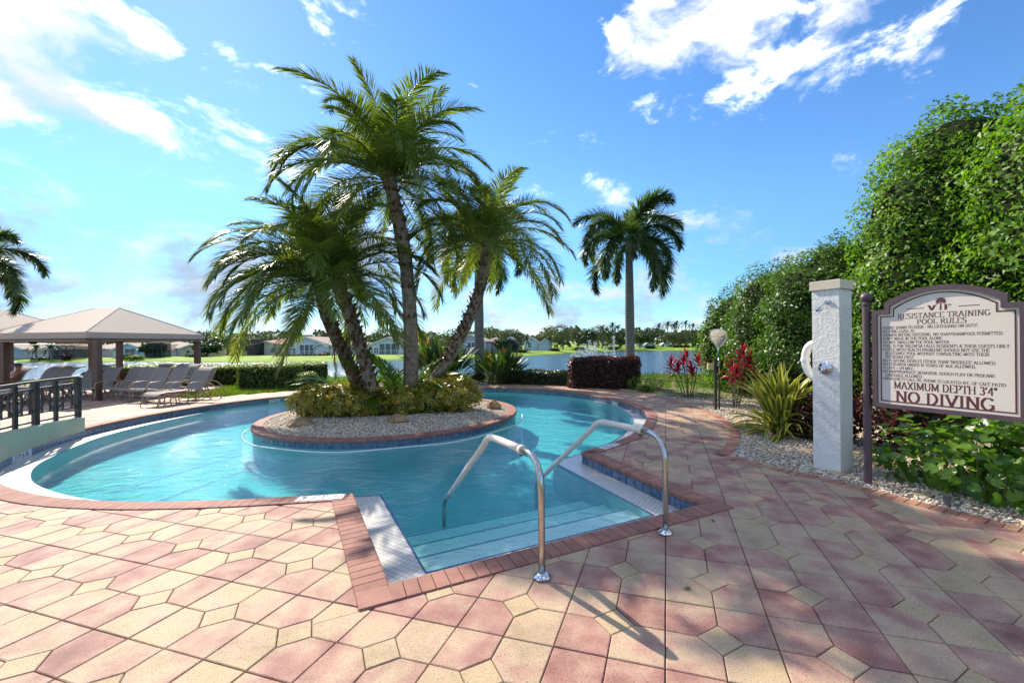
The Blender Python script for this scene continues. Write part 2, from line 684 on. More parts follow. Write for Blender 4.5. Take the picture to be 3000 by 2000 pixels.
def mat_lake():
    m, nt, out = newmat('lake_water')
    p = pos_vec(nt)
    n1 = noise(nt, .8, 4, .6, p, (1, 2.2, 1), .4)
    n2 = noise(nt, 4.0, 3, .6, p, (1, 2.0, 1), .4)
    ad = nt.nodes.new('ShaderNodeMath')
    ad.operation = 'MULTIPLY_ADD'
    ad.inputs[1].default_value = .4
    nt.links.new(n2.outputs['Fac'], ad.inputs[0])
    nt.links.new(n1.outputs['Fac'], ad.inputs[2])
    bp = nt.nodes.new('ShaderNodeBump')
    bp.inputs['Strength'].default_value = .9
    bp.inputs['Distance'].default_value = .16
    nt.links.new(ad.outputs[0], bp.inputs['Height'])
    b = nt.nodes.new('ShaderNodeBsdfPrincipled')
    b.inputs['Base Color'].default_value = (.03, .075, .12, 1)
    b.inputs['Roughness'].default_value = .12
    b.inputs['IOR'].default_value = 1.33
    nt.links.new(bp.outputs[0], b.inputs['Normal'])
    nt.links.new(b.outputs[0], out.inputs['Surface'])
    return m


MAT['lake'] = mat_lake()


# ------------------------------------------------------------------ plan geometry
def catmull(P, per=8):
    P = [np.array(p, float) for p in P]
    Q = [2 * P[0] - P[1]] + P + [2 * P[-1] - P[-2]]
    out = []
    for i in range(1, len(Q) - 2):
        p0, p1, p2, p3 = Q[i - 1:i + 3]
        for k in range(per):
            t = k / per
            out.append(.5 * ((2 * p1) + (-p0 + p2) * t + (2 * p0 - 5 * p1 + 4 * p2 - p3) * t * t + (-p0 + 3 * p1 - 3 * p2 + p3) * t ** 3))
    out.append(P[-1])
    return np.array(out)


def resample(P, step):
    P = np.asarray(P, float)
    d = np.r_[0, np.cumsum(np.hypot(*np.diff(P[:, :2], axis=0).T))]
    n = max(2, int(round(d[-1] / step)) + 1)
    s = np.linspace(0, d[-1], n)
    return np.stack([np.interp(s, d, P[:, k]) for k in range(P.shape[1])], 1)


def normals2(P):
    """left-hand normals of a polyline"""
    d = np.gradient(P, axis=0)
    d /= np.maximum(1e-9, np.hypot(d[:, 0], d[:, 1]))[:, None]
    return np.stack([-d[:, 1], d[:, 0]], 1)


def inside(poly, x, y):
    poly = np.asarray(poly, float)
    x = np.atleast_1d(np.asarray(x, float))
    y = np.atleast_1d(np.asarray(y, float))
    r = np.zeros(len(x), bool)
    j = len(poly) - 1
    for i in range(len(poly)):
        xi, yi = poly[i]
        xj, yj = poly[j]
        c = ((yi > y) != (yj > y)) & (x < (xj - xi) * (y - yi) / (yj - yi + 1e-12) + xi)
        r ^= c
        j = i
    return r


def fill(loops, zf, extra=(), flip=False):
    """triangulate the first loop minus the others; zf gives the height"""
    pts, edges = [], []
    for L in loops:
        n0 = len(pts)
        pts += [Vector((float(p[0]), float(p[1]))) for p in L]
        edges += [(n0 + i, n0 + (i + 1) % len(L)) for i in range(len(L))]
    pts += [Vector((float(p[0]), float(p[1]))) for p in extra]
    v, e, f, _, _, _ = delaunay_2d_cdt(pts, edges, [], 0, 1e-5)
    V = np.array([[p.x, p.y] for p in v])
    F = np.array([t for t in f if len(t) == 3])
    c = V[F].mean(1)
    k = inside(loops[0], c[:, 0], c[:, 1])
    for h in loops[1:]:
        k &= ~inside(h, c[:, 0], c[:, 1])
    F = F[k]
    z = np.array([zf(a, b) for a, b in V]) if callable(zf) else np.full(len(V), float(zf))
    return np.c_[V, z], F


def inter(p, d, q, e):
    A = np.array([[d[0], -e[0]], [d[1], -e[1]]])
    t = np.linalg.solve(A, np.array(q) - np.array(p))
    return np.array(p) + np.array(d) * t[0]


# pool edge: a round basin with a square entry bay at the near right
AL, BL, BR, AR = np.array((-2.28, 4.89)), np.array((-1.155, 3.02)), np.array((1.68, 4.46)), np.array((.58, 6.62))
ARC = catmull([AL, (-2.99, 4.79), (-3.59, 4.715), (-4.3, 4.683), (-4.87, 4.708), (-5.49, 4.797), (-6.15, 4.98), (-6.9, 5.29), (-7.6, 5.68),
               (-8.25, 6.2), (-8.72, 6.72), (-9.12, 7.34), (-9.5, 8.02), (-9.85, 8.8), (-10.06, 9.8), (-10.1, 11.0), (-9.85, 12.5), (-9.3, 13.67),
               (-8.6, 14.55), (-7.6, 15.35), (-6.3, 16.0), (-4.5, 16.42), (-2.65, 16.42), (-.8, 15.88), (.9, 14.66), (1.75, 13.4), (2.16, 12.5),
               (2.43, 11.35), (2.5, 10.55), (2.43, 9.88), (2.1, 8.83), (1.84, 8.24), (1.35, 7.45), AR], 8)
ARC = resample(ARC, .1)
ARCN = normals2(ARC)
LOOP = np.vstack([ARC, [BR], [BL]])
WATER_Z = -.178
LEDGE_Z = -.166
FLOOR_Z = -.62
wid = np.interp(ARC[:, 1], [9.0, 10.5, 12.5, 14], [.38, .33, .14, .07])
INARC = ARC - ARCN * wid[:, None]


def side_line(p, q, w):
    d = (q - p) / np.linalg.norm(q - p)
    n = np.array((-d[1], d[0]))
    return p - n * w, d


l1, d1 = side_line(AR, BR, .38)
l2, d2 = side_line(BR, BL, .36)
l3, d3 = side_line(BL, AL, .37)
IBR, IBL = inter(l1, d1, l2, d2), inter(l2, d2, l3, d3)
IAR = inter(l1, d1, INARC[-1], ARC[-1] - ARC[-3])
IAL = inter(l3, d3, INARC[0], ARC[2] - ARC[0])
keep = [i for i in range(len(INARC)) if (INARC[i][0] < IAL[0] - .02 or i > 60) and not (i > len(INARC) - 20 and INARC[i][1] < IAR[1] + .03 and INARC[i][0] < 2)]
INNER = np.vstack([[IAL], INARC[keep], [IAR], [IBR], [IBL]])
ISL = np.array((-3.79, 10.66))
IR = 3.05


def circle(c, r, n):
    a = np.linspace(0, 2 * PI, n, endpoint=False)
    return np.stack([c[0] + r * np.cos(a), c[1] + r * np.sin(a)], 1)


# deck outline
RB = catmull([(5.75, 1.3), (5.2, 2.5), (4.80, 3.2), (4.41, 3.85), (4.05, 4.46), (3.6, 5.25), (3.29, 5.64), (3.0, 6.1), (2.84, 6.40)], 6)
RO = catmull([(2.84, 6.40), (3.16, 6.89), (3.61, 7.73), (3.85, 8.4), (4.04, 9.3), (4.10, 10.45), (3.98, 11.8), (3.70, 13.1), (3.25, 14.15), (2.63, 15.1),
              (1.13, 16.6), (-.45, 17.6), (-2.97, 18.4), (-5, 18.5), (-7, 18.0), (-8.5, 17.2), (-9.39, 16.47)], 6)
DECK = np.vstack([RB, RO[1:], [(-9.73, 15.92), (-10.83, 14.76), (-11.75, 13.9), (-12.9, 14.3), (-13.3, 15.5), (-13.6, 17.5), (-14.2, 19.2),
                              (-24, 20.5), (-28, 19), (-28, .4), (5.75, .4)]])

# ------------------------------------------------------------------ terrain and lake
LAKE_Z = -1.0


def near_z(x, y):
    t = min(1, max(0, (y - 22.0) / 6.0))
    return -.035 - 1.6 * t * t * (3 - 2 * t)


xs = np.linspace(-75, 60, 28)
extra = [(x + .3 * math.sin(x), y) for y in (20.5, 22, 23, 24, 25, 26, 27, 28, 29.5) for x in xs]
MIDLOOP = np.vstack([ARC + ARCN * .1, [BR + np.array((.08, -.1)), BL + np.array((-.1, -.08))]])
V, F = fill([[(-80, -30), (62, -30), (62, 31), (-80, 31)], MIDLOOP], near_z, extra)
V[:, 2] -= .0
o = ob('ground', npmesh('ground', V, F, MAT['grass_ground'], True))
tag(o, kind='structure')
# lake bed and far land reaching to the horizon
shore = catmull([(-420, 92), (-200, 84), (-89, 78), (-60, 71), (-44, 67.5), (-34, 69), (-25, 73), (-16, 77.5), (-8, 82), (-2, 89), (3, 98), (8, 107), (21.7, 124.8), (42.5, 125), (70, 122), (110, 110), (170, 70), (220, 20)], 6)
far_rows, nrow = [], len(shore)
cen = np.array((0., 20.))
dirs = shore - cen
dirs /= np.linalg.norm(dirs, axis=1)[:, None]
rows = [(-1.0, -1.6), (0., -1.02), (1.6, -.80), (6, -.62), (12, -.40), (30, -.3), (120, -.2), (1200, .2), (6000, .4)]
for off, z in rows:
    p = shore + dirs * off
    far_rows.append(np.c_[p, np.full(nrow, z)])
V = np.vstack(far_rows)
F = [(r * nrow + i, r * nrow + i + 1, (r + 1) * nrow + i + 1, (r + 1) * nrow + i) for r in range(len(rows) - 1) for i in range(nrow - 1)]
o = ob('far_bank', npmesh('far_bank', V, F, MAT['bank'], True))
tag(o, kind='structure')
o = ob('lake_bed', npmesh('lake_bed', [(-5000, -3000, -2.2), (5000, -3000, -2.2), (5000, 6000, -2.2), (-5000, 6000, -2.2)], [(0, 1, 2, 3)], MAT['grass_ground']))
tag(o, kind='structure')
o = ob('lake', npmesh('lake', [(-450, 24.0, LAKE_Z), (250, 24.0, LAKE_Z), (250, 132, LAKE_Z), (-450, 132, LAKE_Z)], [(0, 1, 2, 3)], MAT['lake']))
tag(o, kind='structure')

# ------------------------------------------------------------------ deck
GX0, GZ0, GT, GA = 2.0327, 7.2069, -.2836, .31


def grid(i, j):
    c, s = math.cos(GT), math.sin(GT)
    return (GA * (GX0 + c * i - s * j), GA * (GZ0 + s * i + c * j))


def clip(poly, p, n):
    """keep the side of the line through p that n points to"""
    out = []
    m = len(poly)
    for k in range(m):
        a, b = poly[k], poly[(k + 1) % m]
        da = (a[0] - p[0]) * n[0] + (a[1] - p[1]) * n[1]
        db = (b[0] - p[0]) * n[0] + (b[1] - p[1]) * n[1]
        if da >= 0:
            out.append(a)
        if (da >= 0) != (db >= 0):
            t = da / (da - db)
            out.append((a[0] + (b[0] - a[0]) * t, a[1] + (b[1] - a[1]) * t))
    return out


def area(p):
    return abs(sum(p[i][0] * p[(i + 1) % len(p)][1] - p[(i + 1) % len(p)][0] * p[i][1] for i in range(len(p)))) / 2


def unit(v):
    return np.array(v) / np.linalg.norm(v)


CW = .235                                             # coping depth
OUTARC = ARC + ARCN * (CW - .02)
sides = []                                            # outer lines of the coping round the entry bay
for a, b in ((AR, BR), (BR, BL), (BL, AL)):
    d = unit(b - a)
    n = np.array((-d[1], d[0]))
    sides.append((a + n * (CW - .02), n))
# pavers are cut at the inside of the border course
BWID = .19
RBI = RB + normals2(RB) * (BWID - .01)
ROI = RO + normals2(RO) * (BWID - .01)
EDGE = np.vstack([RBI, ROI])
EDGEN = np.vstack([normals2(RB), normals2(RO)])

deck = ob('pool_deck', npmesh('pool_deck', *fill([DECK, MIDLOOP], -.016), MAT['joint']))
tag(deck, kind='structure')
rng = random.Random(5)
pieces = []
c_ = .415
SHAPES = {(0, 0): [(0, 0), (1, 0), (1, 1 - c_), (1 - c_, 1), (0, 1)], (1, 0): [(0, 0), (1, 0), (1, 1), (c_, 1), (0, 1 - c_)],
          (0, 1): [(0, 0), (1 - c_, 0), (1, c_), (1, 1), (0, 1)], (1, 1): [(c_, 0), (1, 0), (1, 1), (0, 1), (0, c_)]}
GAP = .017
keys, cent = [], []
for i in range(-105, 22):
    for j in range(-32, 62):
        cx_, cy_ = grid(i + .5, j + .5)
        if -27 < cx_ < 5.8 and .8 < cy_ < 20.5:
            sh = SHAPES[(i % 2, j % 2)]
            keys.append((i, j, False))
            cent.append(grid(i + sum(a for a, b in sh) / 5, j + sum(b for a, b in sh) / 5))
            keys.append((i, j, True))
            cent.append(grid(i, j))
cent = np.array(cent)
cells = dict(zip(keys, zip(inside(DECK, cent[:, 0], cent[:, 1]), inside(ARC, cent[:, 0], cent[:, 1]))))
for i in range(-105, 22):
    for j in range(-32, 62):
        cx_, cy_ = grid(i + .5, j + .5)
        if not (-27 < cx_ < 5.8 and .8 < cy_ < 20.5):
            continue
        lst = [([(a, b) for a, b in SHAPES[(i % 2, j % 2)]], False)]
        if i % 2 and j % 2:
            lst.append(([(-c_, 0), (0, -c_), (c_, 0), (0, c_)], True))
        for shp, sq in lst:
            mx = sum(a for a, b in shp) / len(shp)
            my = sum(b for a, b in shp) / len(shp)
            g = 1 - (GAP * 1.25 if not sq else GAP * 1.9)
            poly = [grid(i + mx + (a - mx) * g, j + my + (b - my) * g) for a, b in shp]
            c = grid(i + mx, j + my)
            # outer edge
            k = int(np.argmin(((EDGE - c) ** 2).sum(1)))
            if ((EDGE[k] - c) ** 2).sum() < .16:
                poly = clip(poly, EDGE[k], EDGEN[k])
                if len(poly) < 3:
                    continue
            if not cells[(i, j, sq)][0] and area(poly) > .9 * .06:
                continue
            ps = [poly]
            k = int(np.argmin(((OUTARC - c) ** 2).sum(1)))
            inarc = cells[(i, j, sq)][1]
            if ((OUTARC[k] - c) ** 2).sum() < .16 and 2 < k < len(OUTARC) - 3:
                ps = [clip(poly, OUTARC[k], ARCN[k])]
            elif inarc:
                continue
            res = []
            for q in ps:
                if any(all((v[0] - p[0]) * n[0] + (v[1] - p[1]) * n[1] > -1e-6 for v in q) for p, n in sides):
                    res.append(q)
                    continue
                rest = q
                for p, n in sides:
                    if len(rest) < 3:
                        break
                    o_ = clip(rest, p, n)
                    if len(o_) >= 3:
                        res.append(o_)
                    rest = clip(rest, p, -n)
                if len(rest) >= 3:                     # inside all three lines: keep only what lies beyond the bay
                    cc = np.mean(rest, 0)
                    if (cc - AL) @ unit(AL - BL) > .12 or (cc - AR) @ unit(AR - BR) > .12:
                        res.append(rest)
            tone = rng.choice((.0, .12, .25, .38, .5)) if not sq else -.22 + .08 * rng.random()
            tone += rng.uniform(-.05, .05)
            res = [q for q in res if len(q) >= 3 and area(q) > .0016]
            if res:
                pieces.append((c, res, tone))


def view_size(c):
    return 1 / (c[1] ** 2) if (c[1] > 1.9 and abs(c[0] / c[1] + .05) < 1.40) else 0


pieces.sort(key=lambda t: -view_size(t[0]))
rest = MB()
for n, (c, res, tone) in enumerate(pieces):
    dz = rng.uniform(-.0018, .0018)
    if n < 300 and view_size(c) > 0:
        mb = MB()
        for q in res:
            mb.prism(q, -.03, dz, tone, .005)
        mb.build('paver', MAT['paver'], deck)
    else:
        for q in res:
            rest.prism(q, -.03, dz, tone, .005)
tag(rest.build('pavers_beyond', MAT['paver'], deck), kind='stuff')


# border course of bricks against the gravel
def bullnose(L, W_, H, r=.02):
    """brick mesh: x along the course, y outward from 0 to W_, top at 0, rounded at y=0"""
    prof = [(W_, -H), (W_, -.004), (W_ - .004, 0), (r, 0), (r * .3, -r * .3), (0, -r), (0, -H)]
    prof = prof[::-1]
    return MB().extrude_x([(a, b) for a, b in prof], -L / 2, L / 2)


def flatbrick(L, W_, H):
    return MB().prism([(-L / 2, 0), (L / 2, 0), (L / 2, W_), (-L / 2, W_)], -H, 0, None, .004)


bm1 = flatbrick(.096, BWID - .012, .05).mesh('border_brick', MAT['border'])
for path, sgn in ((RB, 1), (RO, 1)):
    P = resample(path, .104)
    N = normals2(P)
    for k in range(len(P) - 1):
        p = (P[k] + P[k + 1]) / 2
        n = (N[k] + N[k + 1]) / 2
        if p[1] > 18 or p[1] < 1.2:
            continue
        a = math.atan2(n[1], n[0]) - PI / 2
        ob('border_brick', bm1, deck, (p[0], p[1], .002 + rng.uniform(-.003, .003)), (0, 0, a + rng.uniform(-.03, .03)))

# ------------------------------------------------------------------ pool
pool = ob('swimming_pool', npmesh('swimming_pool', *fill([INNER, circle(ISL, IR - .2, 64)], FLOOR_Z), MAT['plaster']))
tag(pool, 'round turquoise swimming pool with a square entry bay and planted island', kind='structure')


def strip(A, B, za, zb, closed=True):
    n = len(A)
    V = np.vstack([np.c_[A, np.full(n, za)], np.c_[B, np.full(n, zb)]])
    m = n if closed else n - 1
    F = [(i, (i + 1) % n, n + (i + 1) % n, n + i) for i in range(m)]
    return V, F


ob('basin_wall', npmesh('basin_wall', *strip(INNER, INNER, LEDGE_Z, FLOOR_Z), MAT['plaster'], True), pool)
cI = INNER.mean(0)
V, F = fill([LOOP, INNER], LEDGE_Z)
ob('gutter_ledge', npmesh('gutter_ledge', V, F, MAT['mosaic']), pool)
inn = normals2(np.vstack([INNER[-1:], INNER, INNER[:1]]))[1:-1]
ob('blue_trim', npmesh('blue_trim', *strip(INNER + inn * .018, INNER - inn * .006, LEDGE_Z + .004, LEDGE_Z + .002), MAT['blue_trim']), pool)
ob('riser', npmesh('riser', *strip(LOOP, LOOP, -.03, LEDGE_Z - .01), MAT['grout'], False), pool)
# steps of the entry bay
nd = -np.array((-d2[1], d2[0]))
for k, (a, b, z) in enumerate(((0, .5, -.265), (.5, 1.0, -.375), (1.0, 1.5, -.485))):
    q = [IBR + nd * a, IBL + nd * a, IBL + nd * b, IBR + nd * b]
    q = [(p[0], p[1]) for p in q]
    if np.cross(np.array(q[1]) - q[0], np.array(q[2]) - q[1]) < 0:
        q = q[::-1]
    MB().prism(q, FLOOR_Z - .02, z).build('step', MAT['step'], pool)
    e0, e1 = IBR + nd * (b - .03), IBL + nd * (b - .03)
    MB().bar((e0[0], e0[1], z - .001), (e1[0], e1[1], z - .001), .03, .006).build('step_nosing', MAT['nosing'], pool)
for a, b in (((-7.05, 6.75), (-6.45, 9.85)), ((-5.95, 6.35), (-5.4, 9.65))):
    d = unit(np.array(b) - a)
    n = np.array((-d[1], d[0])) * .045
    q = [np.array(a) - n, np.array(b) - n, np.array(b) + n, np.array(a) + n]
    ob('lane_line', npmesh('lane_line', [(p[0], p[1], FLOOR_Z + .004) for p in q], [(0, 3, 2, 1)], MAT['lane']), pool)

# bridge kerb stands on the edge here
BR_I = [i for i in range(len(ARC)) if -9.93 < ARC[i][0] < -7.3 and ARC[i][1] < 9 and ARC[i][1] > 5.5]
BR0, BR1 = BR_I[0], BR_I[-1]

bm2 = bullnose(.095, CW, .05).mesh('coping_brick', MAT['brick'])
spots = []
N_ = len(ARC)
for k in range(N_ - 1):
    if BR0 <= k < BR1:
        continue
    p = (ARC[k] + ARC[k + 1]) / 2
    spots.append((p, (ARCN[k] + ARCN[k + 1]) / 2))
for a, b in ((AR, BR), (BR, BL), (BL, AL)):
    d = unit(b - a)
    n = np.array((-d[1], d[0]))
    L = np.linalg.norm(b - a)
    m = int(L / .1)
    for k in range(m):
        spots.append((a + d * (k + .5) * L / m, n))
spots.sort(key=lambda s: -view_size(s[0]))
far_b = MB()
for k, (p, n) in enumerate(spots):
    a = math.atan2(n[1], n[0]) - PI / 2
    loc = Vector((p[0] - n[0] * .02, p[1] - n[1] * .02, .012))
    if k < 300:
        ob('coping_brick', bm2, pool, loc, (0, 0, a))
    else:
        M = Matrix.Rotation(a, 3, 'Z')
        prof = [(0, -.05), (0, -.02), (.006, -.006), (.02, 0), (CW, 0), (CW, -.05)]
        far_b.extrude_x(prof, -.0475, .0475, M, loc)
tag(far_b.build('coping_bricks_beyond', MAT['brick'], pool), kind='stuff')
# mitred corner slabs of the entry bay
for c0, da, db in ((BR, unit(BR - AR), unit(BR - BL)), (BL, unit(BL - BR), unit(BL - AL))):
    w = CW - .02
    q = [c0 - (da + db) * .02 * 0, c0 + da * w, c0 + da * w + db * w, c0 + db * w]
    q = [(float(p[0]), float(p[1])) for p in q]
    if np.cross(np.array(q[1]) - q[0], np.array(q[2]) - q[1]) < 0:
        q = q[::-1]
    MB().prism(q, -.04, .0125, None, .004).build('corner_slab', MAT['brick'], pool)

# waterline tiles wherever the edge faces the deck in front
tm = MB().box((0, 0, 0), (.148, .012, .112)).mesh('waterline_tile', MAT['tile'])
TP = resample(ARC, .153)
TN = normals2(TP)
for k in range(len(TP) - 1):
    p = (TP[k] + TP[k + 1]) / 2
    n = (TN[k] + TN[k + 1]) / 2
    if -n[0] * -p[0] + -n[1] * -p[1] < .3:
        continue
    ob('waterline_tile', tm, pool, (p[0] - n[0] * .004, p[1] - n[1] * .004, -.106), (0, 0, math.atan2(n[1], n[0]) - PI / 2))
L = np.linalg.norm(BR - AR)
m = int(L / .153)
d = unit(BR - AR)
n = np.array((-d[1], d[0]))
for k in range(m):
    p = AR + d * (k + .5) * L / m
    ob('waterline_tile', tm, pool, (p[0] - n[0] * .004, p[1] - n[1] * .004, -.106), (0, 0, math.atan2(n[1], n[0]) - PI / 2))

# water body
hole = circle(ISL, IR - .045, 96)
V, F = fill([INNER - inn * .004, hole], WATER_Z)
F = np.array([t if np.cross(V[t[1]] - V[t[0]], V[t[2]] - V[t[0]])[2] > 0 else t[::-1] for t in F])
o = ob('pool_water', npmesh('pool_water', V, F, MAT['pool_water']))
tag(o, kind='structure')
# the water deepens in tint with depth
for z in (-.272, -.382, -.492):
    V2 = V.copy()
    V2[:, 2] = z
    ob('water_depth', npmesh('water_depth', V2, F, MAT['pool_water_depth']), o)

# ------------------------------------------------------------------ island
isl = ob('planted_island', None)
bpy.data.objects.remove(isl)
ci = circle(ISL, IR - .03, 96)
isl = ob('island_wall', npmesh('island_wall', *strip(ci, ci, -.03, -.172), MAT['grout'], True))
tag(isl, 'round island wall faced with blue tile and topped with brick', 'island', kind='thing')
ob('island_base', npmesh('island_base', *strip(ci, ci, -.172, FLOOR_Z), MAT['plaster'], True), isl)
bm3 = bullnose(.098, .23, .055, .028).mesh('coping_brick', MAT['brick'])
nb = 184
for k in range(nb):
    a = 2 * PI * (k + .5) / nb
    n = np.array((math.cos(a), math.sin(a)))
    p = ISL + n * (IR + .01)
    ob('coping_brick', bm3, isl, (p[0], p[1], .012), (0, 0, a + PI / 2))
nt_ = 122
for k in range(nt_):
    a = 2 * PI * (k + .5) / nt_
    if math.sin(a) > .45:
        continue
    p = ISL + np.array((math.cos(a), math.sin(a))) * (IR - .025)
    ob('waterline_tile', tm, isl, (p[0], p[1], -.106), (0, 0, a + PI / 2))


def dome(x, y):
    return -.012 + .10 * max(0, 1 - (math.hypot(x - ISL[0], y - ISL[1]) / 2.85) ** 2)


V, F = fill([circle(ISL, IR - .17, 72)], dome, [tuple(p) for r in (.6, 1.2, 1.8, 2.4) for p in circle(ISL, r, 24)])
o = ob('gravel_island', npmesh('gravel_island', V, F, MAT['gravel'], True))
tag(o, kind='structure')
hose = MB().tube([(ISL[0] + 3.20 * math.cos(a), ISL[1] + 3.20 * math.sin(a), WATER_Z + .012 + .012 * math.sin(9 * a)) for a in np.linspace(PI * .93, 2 * PI * 1.02, 70)], .016, 8)
MAT['hose'] = mat_basic('white_hose', (.68, .68, .66), .4)
tag(hose.build('pool_hose', MAT['hose'], None, True), 'pale hose floating round the foot of the planted island', 'hose')

# ------------------------------------------------------------------ gravel bed right of the deck
GB = np.vstack([RB + normals2(RB) * -.0, RO[1:55], [(3.6, 16.3), (6.2, 15.5), (8.5, 12), (9.5, 6), (9.5, 1.3)]])
def gz(x, y):
    return -.022
V, F = fill([GB], gz)
o = ob('gravel_bed', npmesh('gravel_bed', V, F, MAT['gravel'], True))
tag(o, kind='structure')


def mat_pebble():
    m, nt, out = newmat('pebbles')
    at = nt.nodes.new('ShaderNodeAttribute')
    at.attribute_name = 'tone'
    rp = ramp(nt, [(.34, .21, .12), (.56, .40, .25), (.68, .55, .40), (.73, .64, .50), (.46, .40, .33), (.78, .73, .63)], [0, .18, .4, .65, .8, 1])
    nt.links.new(at.outputs['Fac'], rp.inputs[0])
    b = nt.nodes.new('ShaderNodeBsdfPrincipled')
    nt.links.new(rp.outputs[0], b.inputs['Base Color'])
    b.inputs['Roughness'].default_value = .6
    nt.links.new(b.outputs[0], out.inputs['Surface'])
    return m


MAT['pebble'] = mat_pebble()


def pebbles(name, pts, size, seed, lift=0.0):
    r = np.random.default_rng(seed)
    n = len(pts)
    base = np.array([(1, 0, 0), (.3, .95, 0), (-.8, .6, 0), (-.8, -.6, 0), (.3, -.95, 0), (.1, 0, 1), (0, 0, -1)], float)
    fc = np.array([(i, (i + 1) % 5, 5) for i in range(5)] + [((i + 1) % 5, i, 6) for i in range(5)])
    s = size * r.uniform(.55, 1.25, (n, 1, 1)) * np.array([1, .75, .55]) * r.uniform(.75, 1.25, (n, 1, 3))
    V = base[None] * s
    a = r.uniform(0, 2 * PI, n)
    ca, sa = np.cos(a)[:, None], np.sin(a)[:, None]
    x = V[:, :, 0] * ca - V[:, :, 1] * sa
    y = V[:, :, 0] * sa + V[:, :, 1] * ca
    tl = r.uniform(-.4, .4, (n, 1))
    z = V[:, :, 2] + x * tl
    V = np.stack([x, y, z], 2) + pts[:, None, :]
    F = fc[None] + (np.arange(n) * 7)[:, None, None]
    tone = np.repeat(r.random(n), 7)
    o = ob(name, npmesh(name, V.reshape(-1, 3), F.reshape(-1, 3), MAT['pebble'], True, tone))
    return tag(o, kind='stuff')


r_ = np.random.default_rng(3)
P = np.c_[r_.uniform(2.6, 9, 90000), r_.uniform(2.2, 15.5, 90000)]
P = P[inside(GB, P[:, 0], P[:, 1])]
P = P[r_.random(len(P)) < np.clip(1.1 - (P[:, 1] - 5) * .10, .25, 1)]
P = P[(P[:, 0] - 3 < 3.4) | (P[:, 1] > 9)]
pebbles('gravel_pebbles', np.c_[P, np.full(len(P), -.014) + r_.uniform(-.006, .008, len(P))], .023, 4)
a = r_.uniform(0, 2 * PI, 16000)
q = np.sqrt(r_.uniform(.12, 1, 16000)) * (IR - .22)
P = np.c_[ISL[0] + q * np.cos(a), ISL[1] + q * np.sin(a)]
P = P[P[:, 1] < ISL[1] + 1.2]
pebbles('island_pebbles', np.c_[P, np.array([dome(x, y) for x, y in P]) + r_.uniform(-.004, .012, len(P))], .026, 5)
# ------------------------------------------------------------------ lettering
def arc(cx, cy, rx, ry, a0, a1, n=10):
    return [(cx + rx * math.cos(R(a0 + (a1 - a0) * i / n)), cy + ry * math.sin(R(a0 + (a1 - a0) * i / n))) for i in range(n + 1)]


